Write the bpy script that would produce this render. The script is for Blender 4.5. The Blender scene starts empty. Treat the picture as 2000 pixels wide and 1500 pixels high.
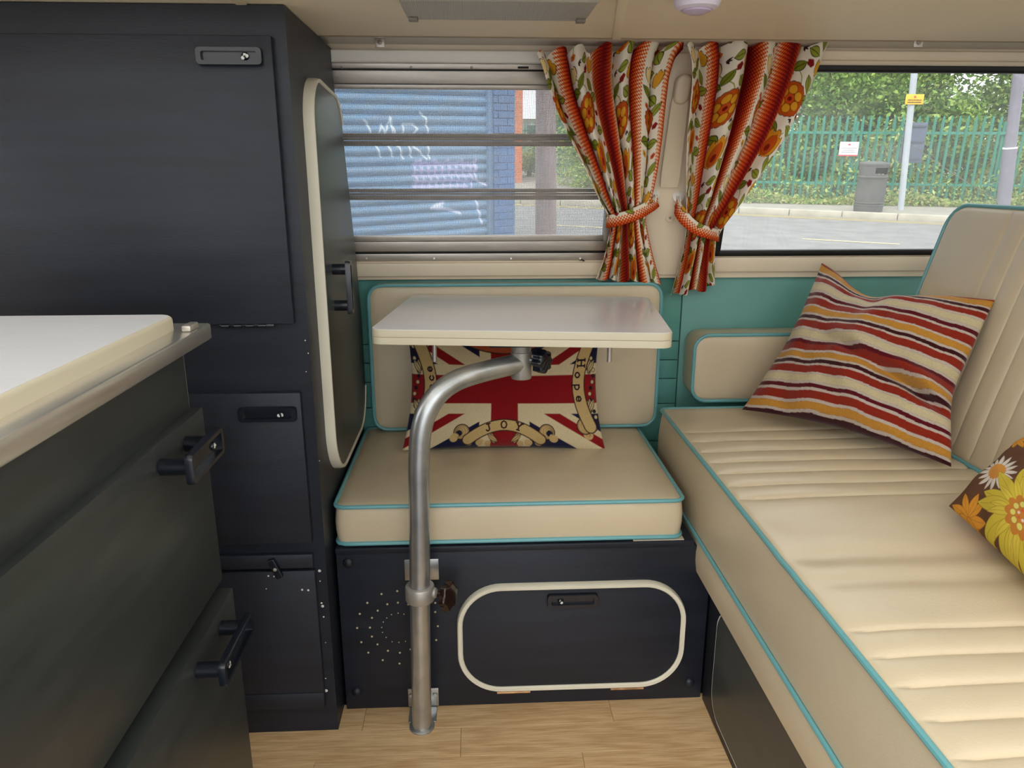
import bpy, bmesh, math, random
import numpy as np
from mathutils import Vector, Matrix, noise
random.seed(7); rng = np.random.default_rng(7)
PI = math.pi
SC = bpy.context.scene
COL = SC.collection

# ------------------------------------------------------------------ camera
F_PX = 1450.0; CAM_H = 1.05; YAW = math.radians(2.8); PITCH = math.radians(-15.6)
FW = np.array([math.sin(YAW)*math.cos(PITCH), math.cos(YAW)*math.cos(PITCH), math.sin(PITCH)])
RT = np.array([math.cos(YAW), -math.sin(YAW), 0.0])
UP = np.cross(RT, FW)
CC = np.array([0.0, 0.0, CAM_H])
cam_d = bpy.data.cameras.new('camera'); cam = bpy.data.objects.new('camera', cam_d); COL.objects.link(cam)
cam_d.sensor_width = 36.0; cam_d.lens = 36.0*F_PX/2000.0; cam_d.clip_start = 0.02; cam_d.clip_end = 500
M = Matrix(((RT[0], UP[0], -FW[0], 0), (RT[1], UP[1], -FW[1], 0), (RT[2], UP[2], -FW[2], CAM_H), (0, 0, 0, 1)))
cam.matrix_world = M
SC.camera = cam

# ------------------------------------------------------------------ light: bright overcast sky
SKY_STRENGTH = 1.5
world = bpy.data.worlds.new('overcast_sky'); SC.world = world; world.use_nodes = True
nt = world.node_tree; nt.nodes.clear()
wo = nt.nodes.new('ShaderNodeOutputWorld'); bg = nt.nodes.new('ShaderNodeBackground')
tc = nt.nodes.new('ShaderNodeTexCoord'); sx = nt.nodes.new('ShaderNodeSeparateXYZ'); cr = nt.nodes.new('ShaderNodeValToRGB')
nt.links.new(tc.outputs['Generated'], sx.inputs[0]); nt.links.new(sx.outputs['Z'], cr.inputs[0])
cr.color_ramp.elements[0].position = 0.0; cr.color_ramp.elements[0].color = (0.86, 0.88, 0.90, 1)
cr.color_ramp.elements[1].position = 0.8; cr.color_ramp.elements[1].color = (1.0, 1.02, 1.06, 1)
nt.links.new(cr.outputs[0], bg.inputs[0]); bg.inputs[1].default_value = SKY_STRENGTH
nt.links.new(bg.outputs[0], wo.inputs[0])
sun_d = bpy.data.lights.new('hazy_sun', 'SUN'); sun = bpy.data.objects.new('hazy_sun', sun_d); COL.objects.link(sun)
sun_d.energy = 1.4; sun_d.angle = math.radians(35); sun_d.color = (1.0, 0.96, 0.88)
sun.rotation_euler = (math.radians(52), 0, math.radians(-28))     # shines from behind the open sliding door into the van
SC.view_settings.view_transform = 'Standard'; SC.view_settings.look = 'None'
SC.view_settings.gamma = 1.0; SC.view_settings.use_curve_mapping = False
SC.view_settings.exposure = 0.88
SC.cycles.max_bounces = 10; SC.cycles.diffuse_bounces = 6; SC.cycles.transparent_max_bounces = 24
SC.cycles.sample_clamp_indirect = 6

# ------------------------------------------------------------------ measuring helpers
def ray(px, py): return RT*(px-1000)/F_PX + UP*(750-py)/F_PX + FW
def U(px, py, ax, v):
    d = ray(px, py); i = 'xyz'.index(ax); return CC + d*(v-CC[i])/d[i]
W0, WK = 1.73, 0.25                      # leaning upper body side of the van
def W(z): return W0 + (0.90-z)*WK
def UWp(px, py, d=0.0):                   # point on the leaning wall, d in front of it
    r = ray(px, py); t = (W0+0.90*WK-d-CC[1]-WK*CC[2])/(r[1]+WK*r[2]); return CC+r*t

# ------------------------------------------------------------------ colour and material helpers
def lin(c):
    c = np.asarray(c, float)/255.0
    return tuple(np.where(c <= 0.04045, c/12.92, ((c+0.055)/1.055)**2.4))
def mat(name, rgb, rough=0.5, metal=0.0, var=0.0, vscale=8.0, bump=0.0, bscale=200.0, stretch=(1, 1, 1), spec=0.5, coat=0.0, attr=None, rgb2=None, trans=0.0, sheen=0.0):
    m = bpy.data.materials.new(name); m.use_nodes = True; n = m.node_tree.nodes; l = m.node_tree.links
    b = n['Principled BSDF']; b.inputs['Roughness'].default_value = rough; b.inputs['Metallic'].default_value = metal
    b.inputs['Specular IOR Level'].default_value = spec; b.inputs['Coat Weight'].default_value = coat
    if sheen: b.inputs['Sheen Weight'].default_value = sheen
    base = tuple(lin(rgb))+(1,)
    b.inputs['Base Color'].default_value = base
    t = n.new('ShaderNodeTexCoord'); mp = n.new('ShaderNodeMapping'); mp.inputs['Scale'].default_value = stretch
    l.new(t.outputs['Object'], mp.inputs[0])
    src = None
    if attr:
        a = n.new('ShaderNodeAttribute'); a.attribute_name = attr; src = a.outputs['Color']
    if var or rgb2:
        nz = n.new('ShaderNodeTexNoise'); nz.inputs['Scale'].default_value = vscale; nz.inputs['Detail'].default_value = 5
        l.new(mp.outputs[0], nz.inputs['Vector'])
        rp = n.new('ShaderNodeValToRGB'); l.new(nz.outputs['Fac'], rp.inputs[0])
        rp.color_ramp.elements[0].position = 0.3; rp.color_ramp.elements[1].position = 0.7
        if attr:
            rp.color_ramp.elements[0].color = (1-var,)*3+(1,); rp.color_ramp.elements[1].color = (1, 1, 1, 1)
            mx = n.new('ShaderNodeMix'); mx.data_type = 'RGBA'; mx.blend_type = 'MULTIPLY'; mx.inputs['Factor'].default_value = 1
            l.new(src, mx.inputs['A']); l.new(rp.outputs[0], mx.inputs['B']); src = mx.outputs['Result']
        else:
            c1 = np.array(base[:3])*(1-var); c2 = np.array(lin(rgb2)) if rgb2 else np.array(base[:3])*(1+var)
            rp.color_ramp.elements[0].color = tuple(c1)+(1,); rp.color_ramp.elements[1].color = tuple(np.minimum(c2, 1))+(1,)
            src = rp.outputs[0]
    if src is not None: l.new(src, b.inputs['Base Color'])
    if bump:
        nb = n.new('ShaderNodeTexNoise'); nb.inputs['Scale'].default_value = bscale; nb.inputs['Detail'].default_value = 3
        l.new(mp.outputs[0], nb.inputs['Vector'])
        bp = n.new('ShaderNodeBump'); bp.inputs['Strength'].default_value = bump; bp.inputs['Distance'].default_value = 0.001
        l.new(nb.outputs['Fac'], bp.inputs['Height']); l.new(bp.outputs[0], b.inputs['Normal'])
    return m
def glass_mat(name, tint=(0.95, 0.97, 0.97), dust=0.05, refl=0.08, rough=0.02):
    m = bpy.data.materials.new(name); m.use_nodes = True; n = m.node_tree.nodes; l = m.node_tree.links; n.clear()
    o = n.new('ShaderNodeOutputMaterial'); tr = n.new('ShaderNodeBsdfTransparent'); tr.inputs[0].default_value = tint+(1,)
    gl = n.new('ShaderNodeBsdfGlossy'); gl.inputs['Roughness'].default_value = rough
    df = n.new('ShaderNodeBsdfTranslucent'); df.inputs[0].default_value = (0.85, 0.86, 0.84, 1)
    fr = n.new('ShaderNodeFresnel'); fr.inputs[0].default_value = 1.45
    m1 = n.new('ShaderNodeMixShader'); m2 = n.new('ShaderNodeMixShader')
    nz = n.new('ShaderNodeTexNoise'); nz.inputs['Scale'].default_value = 6; nz.inputs['Detail'].default_value = 8
    mt = n.new('ShaderNodeMath'); mt.operation = 'MULTIPLY'; mt.inputs[1].default_value = dust*2; l.new(nz.outputs['Fac'], mt.inputs[0])
    l.new(mt.outputs[0], m1.inputs[0]); l.new(tr.outputs[0], m1.inputs[1]); l.new(df.outputs[0], m1.inputs[2])
    l.new(fr.outputs[0], m2.inputs[0]); l.new(m1.outputs[0], m2.inputs[1]); l.new(gl.outputs[0], m2.inputs[2])
    l.new(m2.outputs[0], o.inputs[0]); return m

MT = {}
MT['navy'] = mat('navy_paint', (29, 33, 43), 0.46, var=0.25, vscale=3.5, bump=0.2, bscale=60, stretch=(1, 1, 9), spec=0.42)
MT['navy_face'] = mat('navy_paint_with_sheen', (56, 60, 59), 0.36, var=0.2, vscale=5, bump=0.12, bscale=60, stretch=(1, 1, 8), spec=0.6)  # lighter copy of the navy paint, window sheen put into its colour
MT['black_gloss'] = mat('black_plastic', (22, 27, 36), 0.22, spec=0.6)
MT['black'] = mat('black_rubber', (12, 12, 13), 0.5)
MT['crown_chip'] = mat('chipped_paint', (215, 215, 208), 0.6)
MT['trim_cream'] = mat('cream_plastic_trim', (222, 216, 196), 0.4, var=0.05, vscale=12)
MT['vinyl'] = mat('cream_vinyl', (208, 192, 163), 0.30, var=0.035, vscale=6, bump=0.25, bscale=420, spec=0.5)
MT['piping'] = mat('turquoise_piping', (106, 168, 174), 0.35, spec=0.5)
MT['teal'] = mat('teal_vinyl', (94, 156, 147), 0.42, var=0.06, vscale=5, bump=0.2, bscale=400)
MT['ceil'] = mat('cream_headlining', (236, 222, 194), 0.5, var=0.03, vscale=3, bump=0.05, bscale=60)
MT['white_paint'] = mat('white_painted_metal', (242, 240, 234), 0.35, var=0.04, vscale=6)
MT['cream_paint'] = mat('cream_painted_metal', (234, 220, 196), 0.35, var=0.04, vscale=4)
MT['alu'] = mat('brushed_aluminium', (196, 190, 182), 0.38, metal=0.75, var=0.12, vscale=10, stretch=(1, 8, 8), bump=0.1, bscale=80)
MT['alu_old'] = mat('weathered_aluminium', (150, 138, 126), 0.5, metal=0.5, var=0.35, vscale=30, stretch=(0.6, 4, 4), bump=0.4, bscale=150)
MT['steel'] = mat('galvanised_tube', (186, 188, 188), 0.32, metal=0.85, var=0.15, vscale=25, bump=0.15, bscale=90)
MT['cast'] = mat('cast_metal', (176, 172, 164), 0.45, metal=0.6, var=0.12, vscale=40, bump=0.3, bscale=160)
MT['stainless'] = mat('stainless_steel_trim', (236, 231, 222), 0.27, metal=0.85, var=0.06, vscale=8)
MT['laminate'] = mat('white_laminate', (238, 237, 240), 0.16, var=0.02, vscale=10, stretch=(1, 6, 1), spec=0.55)
MT['lam_edge'] = mat('cream_edging', (214, 204, 178), 0.4)
MT['brown'] = mat('dark_brown_bakelite', (40, 20, 12), 0.2, spec=0.6)
MT['brass'] = mat('worn_brass', (170, 130, 88), 0.4, metal=0.7, var=0.4, vscale=60)
MT['lilac'] = mat('lilac_white_plastic', (226, 218, 236), 0.35)
MT['strap'] = mat('ivory_plastic', (222, 208, 182), 0.42)
MT['dot'] = mat('bare_hole_rim', (196, 184, 142), 0.6)
MT['shade'] = mat('stitch_line', (34, 78, 82), 0.6)
MT['cloth'] = mat('printed_cotton', (255, 255, 255), 0.8, attr='Col', bump=0.35, bscale=900, spec=0.2)
MT['weave'] = mat('woven_tapestry', (255, 255, 255), 0.9, attr='Col', var=0.16, vscale=420, bump=0.8, bscale=500, spec=0.1, sheen=0.2)

# ------------------------------------------------------------------ object helpers
LOC = {}
def new_obj(name, me, parent):
    o = bpy.data.objects.new(name, me); COL.objects.link(o)
    if parent is not None: o.parent = parent
    return o
def tag(o, label=None, cat=None, group=None, kind=None):
    if label: o['label'] = label
    if cat: o['category'] = cat
    if group: o['group'] = group
    if kind: o['kind'] = kind
    return o
def base_of(o):
    while o is not None:
        if o.name in LOC: return LOC[o.name]
        o = o.parent
    return np.zeros(3)
def thing(name, loc, label, cat, group=None):
    o = bpy.data.objects.new(name, None); COL.objects.link(o); o.empty_display_size = 0.05
    o.location = loc; LOC[o.name] = np.array(loc, float)
    return tag(o, label, cat, group)
def mesh(name, V, F, m, parent=None, smooth=False, col=None, flat=False):
    V = np.asarray(V, float).reshape(-1, 3)
    if parent is not None: off = base_of(parent)
    else:
        lo = V.min(0); hi = V.max(0); off = np.array([(lo[0]+hi[0])/2, (lo[1]+hi[1])/2, lo[2]])
    me = bpy.data.meshes.new(name)
    if isinstance(F, np.ndarray):
        nf, k = F.shape
        me.vertices.add(len(V)); me.vertices.foreach_set('co', (V-off).astype(np.float32).ravel())
        me.loops.add(nf*k); me.loops.foreach_set('vertex_index', F.astype(np.int32).ravel())
        me.polygons.add(nf); me.polygons.foreach_set('loop_start', np.arange(nf, dtype=np.int32)*k)
        me.update(calc_edges=True); me.validate()
    else:
        me.from_pydata([tuple(v) for v in (V-off)], [], [tuple(f) for f in F]); me.validate()
    if smooth: me.polygons.foreach_set('use_smooth', np.ones(len(me.polygons), dtype=bool))
    if col is not None:
        ca = me.color_attributes.new('Col', 'FLOAT_COLOR', 'POINT')
        c4 = np.ones((len(V), 4), np.float32); c4[:, :3] = col; ca.data.foreach_set('color', c4.ravel())
    me.materials.append(m)
    o = new_obj(name, me, parent)
    if parent is None: o.location = off; LOC[o.name] = off
    return o
def auto_smooth(o, ang=40):
    me = o.data; bm = bmesh.new(); bm.from_mesh(me)
    bmesh.ops.recalc_face_normals(bm, faces=bm.faces)
    for e in bm.edges:
        e.smooth = not (len(e.link_faces) == 2 and e.calc_face_angle(0) > math.radians(ang))
    for f in bm.faces: f.smooth = True
    bm.to_mesh(me); bm.free(); return o
class MB:
    def __init__(s): s.V = []; s.F = []
    def add(s, V, F):
        k = len(s.V); s.V += [tuple(v) for v in V]; s.F += [tuple(i+k for i in f) for f in F]; return s
    def box(s, x0, x1, y0, y1, z0, z1, bev=0.0, xf=None, seg=2):
        if bev <= 0:
            V = [(x, y, z) for x in (x0, x1) for y in (y0, y1) for z in (z0, z1)]
            F = [(0, 1, 3, 2), (4, 6, 7, 5), (0, 4, 5, 1), (2, 3, 7, 6), (0, 2, 6, 4), (1, 5, 7, 3)]
        else:
            bm = bmesh.new(); bmesh.ops.create_cube(bm, size=1)
            for v in bm.verts: v.co = ((x0+x1)/2+v.co.x*(x1-x0), (y0+y1)/2+v.co.y*(y1-y0), (z0+z1)/2+v.co.z*(z1-z0))
            b = min(bev, 0.49*min(abs(x1-x0), abs(y1-y0), abs(z1-z0)))
            bmesh.ops.bevel(bm, geom=bm.edges[:], offset=b, segments=seg, profile=0.5, affect='EDGES')
            bm.verts.index_update(); V = [tuple(v.co) for v in bm.verts]; F = [tuple(v.index for v in f.verts) for f in bm.faces]; bm.free()
        if xf: V = [xf(*v) for v in V]
        return s.add(V, F)
    def tube(s, P, r, seg=12, closed=False, cap=True):
        P = [np.array(p, float) for p in P]; n = len(P)
        R = [r]*n if np.isscalar(r) else r
        T = []
        for i in range(n):
            a = P[i-1] if (i > 0 or closed) else P[i]; b = P[(i+1) % n] if (i < n-1 or closed) else P[i]
            t = b-a; T.append(t/(np.linalg.norm(t)+1e-12))
        u = np.cross(T[0], [0, 0, 1]); u = np.cross(T[0], [1, 0, 0]) if np.linalg.norm(u) < 0.1 else u; u /= np.linalg.norm(u)
        V = []
        for i in range(n):
            u = u-T[i]*np.dot(u, T[i]); u /= np.linalg.norm(u); w = np.cross(T[i], u)
            for k in range(seg):
                a = 2*PI*k/seg; V.append(P[i]+R[i]*(math.cos(a)*u+math.sin(a)*w))
        F = []
        for i in range(n if closed else n-1):
            j = (i+1) % n
            for k in range(seg):
                F.append((i*seg+k, i*seg+(k+1) % seg, j*seg+(k+1) % seg, j*seg+k))
        if not closed and cap: F.append(tuple(range(seg))[::-1]); F.append(tuple((n-1)*seg+k for k in range(seg)))
        return s.add(V, F)
    def lathe(s, prof, c, axis=(0, 0, 1), seg=24):        # prof: (radius, height)
        ax = np.array(axis, float); ax /= np.linalg.norm(ax)
        u = np.cross(ax, [0, 0, 1]); u = np.array([1., 0, 0]) if np.linalg.norm(u) < 0.1 else u/np.linalg.norm(u); w = np.cross(ax, u)
        c = np.array(c, float); V = []
        for r, h in prof:
            for k in range(seg):
                a = 2*PI*k/seg; V.append(c+ax*h+max(r, 1e-5)*(math.cos(a)*u+math.sin(a)*w))
        F = []
        for i in range(len(prof)-1):
            for k in range(seg): F.append((i*seg+k, i*seg+(k+1) % seg, (i+1)*seg+(k+1) % seg, (i+1)*seg+k))
        F.append(tuple(range(seg))[::-1]); F.append(tuple((len(prof)-1)*seg+k for k in range(seg)))
        return s.add(V, F)
    def build(s, name, m, parent=None, sm=True, ang=40):
        o = mesh(name, s.V, s.F, m, parent)
        if sm: auto_smooth(o, ang)
        return o
def rrect(w, h, r, n=6, cx=0.0, cy=0.0):
    P = []
    for (sx_, sy_, a0) in ((1, 1, 0), (-1, 1, 90), (-1, -1, 180), (1, -1, 270)):
        for k in range(n+1):
            a = math.radians(a0+90*k/n); P.append((cx+sx_*(w/2-r)+r*math.cos(a), cy+sy_*(h/2-r)+r*math.sin(a)))
    return P
def slab(mb, outline, f, d0, d1, bev=0.0, n=3):          # rounded plate; f(a,b,d) -> world
    o = np.array(outline); c = o.mean(0); L = len(o)
    nr = np.zeros_like(o)
    for i in range(L):
        t = o[(i+1) % L]-o[i-1]; nn = np.array([t[1], -t[0]]); nr[i] = nn/(np.linalg.norm(nn)+1e-9)
    rings = [(0, d0)]
    if bev > 0: rings += [(bev*(1-math.cos(PI/2*k/n)), d1-bev+bev*math.sin(PI/2*k/n)) for k in range(n+1)]
    else: rings += [(0, d1)]
    V = []
    for ins, d in rings:
        for i in range(L): q = o[i]-nr[i]*ins; V.append(f(q[0], q[1], d))
    F = []
    for r_ in range(len(rings)-1):
        for i in range(L): F.append((r_*L+i, r_*L+(i+1) % L, (r_+1)*L+(i+1) % L, (r_+1)*L+i))
    F.append(tuple(range(L))[::-1]); F.append(tuple((len(rings)-1)*L+i for i in range(L)))
    return mb.add(V, F)
def ring_strip(mb, outline, f, wid, d0, d1, skip=None):              # a flat-ish band following the outline, inside edge at the outline, outwards wid
    o = np.array(outline); L = len(o); nr = np.zeros_like(o)
    for i in range(L):
        t = o[(i+1) % L]-o[i-1]; nn = np.array([t[1], -t[0]]); nr[i] = nn/(np.linalg.norm(nn)+1e-9)
    prof = [(0, d0), (0, d1*0.8), (wid*0.2, d1), (wid*0.8, d1), (wid, d1*0.7), (wid, d0)]
    V = []
    for a, d in prof:
        for i in range(L): q = o[i]+nr[i]*a; V.append(f(q[0], q[1], d))
    F = []; K = len(prof)
    for r_ in range(K):
        for i in range(L):
            if skip and skip(o[i]) and skip(o[(i+1) % L]): continue
            F.append((r_*L+i, r_*L+(i+1) % L, ((r_+1) % K)*L+(i+1) % L, ((r_+1) % K)*L+i))
    return mb.add(V, F)
def grid_faces(nu, nv, off=0, flip=False):
    i = np.arange((nu-1)*(nv-1)); a = i // (nv-1)*nv + i % (nv-1) + off
    q = np.stack([a, a+nv, a+nv+1, a+1], 1)
    return q[:, ::-1] if flip else q
def cushion(name, O, A, B, Cn, w, h, t, r, m, parent, puff=0.01, pleats=(), pd=0.006, ps=0.006, nu=60, nv=60, wrinkle=0.0, side_bulge=0.004, piping=None, pipe_back=False, pr=0.0042, sag=None):
    """padded slab: a along A (0..w), b along B (0..h), thickness along Cn"""
    O, A, B, Cn = (np.array(v, float) for v in (O, A, B, Cn))
    a = np.linspace(0, w, nu); b = np.linspace(0, h, nv); e = 0.006
    a = np.sort(np.unique(np.concatenate([a, [e, w-e]]))); b = np.sort(np.unique(np.concatenate([b, [e, h-e]]+[[p-ps, p-ps/2, p, p+ps/2, p+ps] for p in pleats])))
    b = b[(b >= 0) & (b <= h)]; nu, nv = len(a), len(b)
    Ag, Bg = np.meshgrid(a, b, indexing='ij')
    ea = np.minimum(Ag, w-Ag); eb = np.minimum(Bg, h-Bg); ed = np.minimum(ea, eb)
    c = t + puff*(1-np.abs(2*Ag/w-1)**4)*(1-np.abs(2*Bg/h-1)**4)
    c = c - 0.004*np.exp(-ed/0.004)
    fade = np.clip(ea/0.03, 0, 1)
    for p in pleats: c = c - pd*np.exp(-np.abs(Bg-p)/ps)*fade
    if sag is not None: c = c + sag(Ag, Bg)
    if wrinkle:
        wv = np.array([[noise.noise(Vector((x_*7, y_*18, 3.1))) for y_ in b] for x_ in a]); c = c + wrinkle*wv*np.clip(ed/0.03, 0, 1)
    def rnd(Ag, Bg):
        if r <= 0: return Ag, Bg
        xs = Ag-w/2; ys = Bg-h/2; qx = np.clip((np.abs(xs)-(w/2-r))/r, 0, 1); qy = np.clip((np.abs(ys)-(h/2-r))/r, 0, 1)
        nx = (w/2-r)+r*qx*np.sqrt(1-qy**2/2); ny = (h/2-r)+r*qy*np.sqrt(1-qx**2/2)
        X = np.where(qx > 0, np.sign(xs)*nx, xs); Y = np.where(qy > 0, np.sign(ys)*ny, ys)
        return X+w/2, Y+h/2
    Ar, Br = rnd(Ag, Bg)
    V = (O+Ar[..., None]*A+Br[..., None]*B+c[..., None]*Cn).reshape(-1, 3); F = [tuple(q) for q in grid_faces(nu, nv)]
    loop = [(i, 0) for i in range(nu)]+[(nu-1, j) for j in range(1, nv)]+[(i, nv-1) for i in range(nu-2, -1, -1)]+[(0, j) for j in range(nv-2, 0, -1)]
    Lp = len(loop); V = [tuple(v) for v in V]; k0 = len(V); prev = [i*nv+j for i, j in loop]
    cen = np.array([w/2, h/2])
    lev = [0.85, 0.6, 0.35, 0.12, 0.0]
    for li, lv in enumerate(lev):
        cur = []
        for (i, j) in loop:
            x, y = Ar[i, j], Br[i, j]; dx, dy = x-w/2, y-h/2
            nx = dx/(w/2); ny = dy/(h/2)
            bulge = side_bulge*math.sin(PI*lv)
            x += bulge*(nx**7); y += bulge*(ny**7)
            V.append(tuple(O+x*A+y*B+(c[i, j]*0+ (t-0.004)*lv)*Cn)); cur.append(len(V)-1)
        for q in range(Lp): F.append((prev[(q+1) % Lp], prev[q], cur[q], cur[(q+1) % Lp])[::-1])
        prev = cur
    F.append(tuple(prev)[::-1])
    o = mesh(name, V, F, m, parent); auto_smooth(o, 50)
    if piping is not None:
        for bk in ((0, 1) if pipe_back else (0,)):
            mb = MB(); P = []
            for (i, j) in loop:
                cc_ = c[i, j]+0.001 if bk == 0 else 0.004
                nx = (Ar[i, j]-w/2)/(w/2); ny = (Br[i, j]-h/2)/(h/2)
                p = O+(Ar[i, j]+0.002*nx**7)*A+(Br[i, j]+0.002*ny**7)*B+cc_*Cn
                if not P or np.linalg.norm(p-P[-1]) > 0.006: P.append(p)
            mb.tube(P, pr, 8, closed=True); mb.build('piping', MT['piping'], o if parent is not None else o)
    return o

# ------------------------------------------------------------------ printed cloth painting (flat print only)
def over(img, mask, rgb):
    mask = np.clip(mask, 0, 1)[..., None]; return img*(1-mask)+np.array(lin(rgb))*mask
def seg_d(X, Y, x0, y0, x1, y1):
    dx, dy = x1-x0, y1-y0; t = np.clip(((X-x0)*dx+(Y-y0)*dy)/(dx*dx+dy*dy+1e-12), 0, 1); return np.hypot(X-x0-t*dx, Y-y0-t*dy)
def leaf(img, X, Y, cx, cy, ang, L, Wd, rgb, out=(40, 26, 20), ow=0.0015, aa=0.0008):
    c, s = math.cos(ang), math.sin(ang); x = (X-cx)*c+(Y-cy)*s; y = -(X-cx)*s+(Y-cy)*c
    q = np.clip(1-(x/(L/2))**2, 0, 1); d = np.abs(y)-Wd/2*q; d = np.where(np.abs(x) > L/2, np.hypot(np.abs(x)-L/2, y), d)
    img = over(img, (ow-d)/aa+0.5, out); img = over(img, (-d)/aa+0.5, rgb)
    return over(img, (ow*0.45-np.abs(y)-np.where(np.abs(x) < L*0.42, 0, 1))/aa+0.4, out)
def disc(img, X, Y, cx, cy, r, rgb, out=None, ow=0.001, aa=0.0008, lobes=0, amp=0.0, sx_=1.0):
    a = np.arctan2(Y-cy, (X-cx)/sx_); d = np.hypot((X-cx)/sx_, Y-cy)-r*(1+amp*np.abs(np.cos(a*lobes/2)) if lobes else 1)
    if out: img = over(img, (ow-d)/aa+0.5, out)
    return over(img, -d/aa+0.5, rgb)
def tulip(img, X, Y, cx, cy, s, ang, cols, out=(48, 24, 18)):
    c, si = math.cos(ang), math.sin(ang); x = ((X-cx)*c+(Y-cy)*si)/s; y = (-(X-cx)*si+(Y-cy)*c)/s
    def body(k):                                         # y up; three-pointed cup
        wdt = 0.62*k*np.sqrt(np.clip(1-((y-0.05)/0.95)**2, 0, 1))*np.where(y > 0.2, 1.0+0.25*(y-0.2), 1.0)
        top = 0.55+0.4*np.abs(np.sin((x/0.6)*PI*0.98+PI/2))*k
        return np.maximum(np.abs(x)-wdt, np.maximum(y-top*k, -y-0.9*k))
    d = body(1.0)*s; aa = 0.0008
    img = over(img, (0.0015-d)/aa+0.5, out); img = over(img, -d/aa+0.5, cols[0])
    if len(cols) > 1:
        d2 = np.maximum(np.abs(x+0.02)-0.33*np.sqrt(np.clip(1-((y+0.12)/0.7)**2, 0, 1)), np.abs(y+0.1)-0.72)*s
        img = over(img, (0.0009-d2)/aa+0.5, out); img = over(img, -d2/aa+0.5, cols[1])
        d3 = (np.hypot((x+0.02)*1.5, (y+0.3))-0.24)*s; img = over(img, -d3/aa+0.5, cols[2])
    return img
PER, VPER, STR = 0.150, 0.235, 0.066
def curtain_print(S, T_):
    """S across the cloth, T down it, both in metres"""
    S = np.mod(S, PER); Tm = np.mod(T_, VPER)
    img = np.ones(S.shape+(3,))*np.array(lin((240, 232, 214)))
    # knitted-look stripe between STR0..STR0+STR
    s0 = PER-STR; q = (S-s0)/STR; ins = (q > 0) & (q < 1); qq = np.abs(q-0.5)*2
    cols = [(0.0, (96, 8, 10)), (0.22, (128, 14, 12)), (0.4, (168, 36, 14)), (0.58, (202, 66, 20)), (0.76, (222, 104, 34)), (0.9, (226, 150, 84)), (1.0, (240, 222, 196))]
    xs = [c[0] for c in cols]; cs = np.array([lin(c[1]) for c in cols])
    st = np.stack([np.interp(qq, xs, cs[:, k]) for k in range(3)], -1)
    px_ = 0.0070; chk = (np.sin(2*PI*S/px_)*np.sin(2*PI*T_/px_)); tooth = np.clip(chk*2.5+0.35*np.sin(2*PI*(S+T_)/px_), -1, 1)
    alt = np.stack([np.interp(np.clip(qq+0.2, 0, 1.2), xs, cs[:, k]) for k in range(3)], -1)
    alt2 = np.stack([np.interp(np.clip(qq-0.2, 0, 1), xs, cs[:, k]) for k in range(3)], -1)
    st = np.where(tooth[..., None] > 0.2, alt2, st); st = np.where(tooth[..., None] < -0.35, alt, st)
    img = np.where(ins[..., None], st, img)
    X = S; Wf = s0
    for k in (-1, 0, 1):
        Y = Tm+k*VPER
        # stems
        for pts in (((0.02, 0.03), (0.045, 0.06), (0.06, 0.1)), ((0.06, 0.16), (0.03, 0.19), (0.02, 0.23))):
            for (a, b) in zip(pts[:-1], pts[1:]): img = over(img, (0.0013-seg_d(X, Y, a[0], a[1], b[0], b[1]))/0.0008, (150, 160, 60))
        G1, G2 = (122, 132, 34), (150, 158, 58)
        for (cx, cy, an, L) in ((0.014, 0.052, 0.5, 0.024), (0.034, 0.043, 2.4, 0.024), (0.066, 0.064, 0.9, 0.026), (0.075, 0.088, 2.6, 0.024), (0.012, 0.148, 2.5, 0.024),
                                (0.030, 0.156, 0.6, 0.026), (0.071, 0.150, 0.2, 0.022), (0.064, 0.222, 1.1, 0.026), (0.078, 0.205, 2.3, 0.022), (0.052, 0.012, 0.1, 0.02)):
            img = leaf(img, X, Y, cx, cy, an, L*1.15, 0.0155, G1 if cx < 0.05 else G2)
        # round scalloped flower
        cx, cy = 0.040, 0.102
        img = disc(img, X, Y, cx, cy, 0.0300, (196, 84, 22), (70, 22, 12), ow=0.0015, lobes=18, amp=0.06)
        for p in range(6):
            a = p*PI/3+0.5; img = disc(img, X, Y, cx+0.0175*math.cos(a), cy+0.0175*math.sin(a), 0.0080, (222, 160, 40), (120, 40, 14), ow=0.0009)
        img = disc(img, X, Y, cx, cy, 0.0085, (206, 82, 26), (90, 24, 12), lobes=6, amp=0.15); img = disc(img, X, Y, cx, cy, 0.0042, (120, 16, 14))
        # big paisley tulip
        img = tulip(img, X, Y, 0.044, 0.188, 0.031, PI+0.25, [(222, 150, 34), (204, 88, 26), (140, 34, 20)])
        # small cream tulips and dots
        img = tulip(img, X, Y, 0.014, 0.020, 0.0150, PI-0.2, [(238, 214, 150)])
        img = tulip(img, X, Y, 0.074, 0.030, 0.0150, PI+0.2, [(222, 160, 46)])
        for (cx, cy, r, c) in ((0.052, 0.032, 0.006, (140, 24, 28)), (0.012, 0.078, 0.0045, (196, 84, 36)), (0.077, 0.118, 0.005, (140, 24, 28)), (0.010, 0.174, 0.0055, (214, 160, 40)), (0.078, 0.178, 0.0045, (196, 76, 34)), (0.02, 0.228, 0.0045, (206, 110, 36))):
            img = disc(img, X, Y, cx, cy, r, c, None, lobes=5, amp=0.25); img = disc(img, X, Y, cx, cy, r*0.3, (90, 40, 16))
        for (cx, cy, an) in ((0.03, 0.010, 0.4), (0.062, 0.132, 1.9), (0.018, 0.205, 0.9)):
            for dd in (-0.7, 0.0, 0.7): img = leaf(img, X, Y, cx+0.004*math.cos(an+dd), cy+0.004*math.sin(an+dd), an+dd, 0.009, 0.003, (60, 30, 34), ow=0.0002)
    return img
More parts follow.
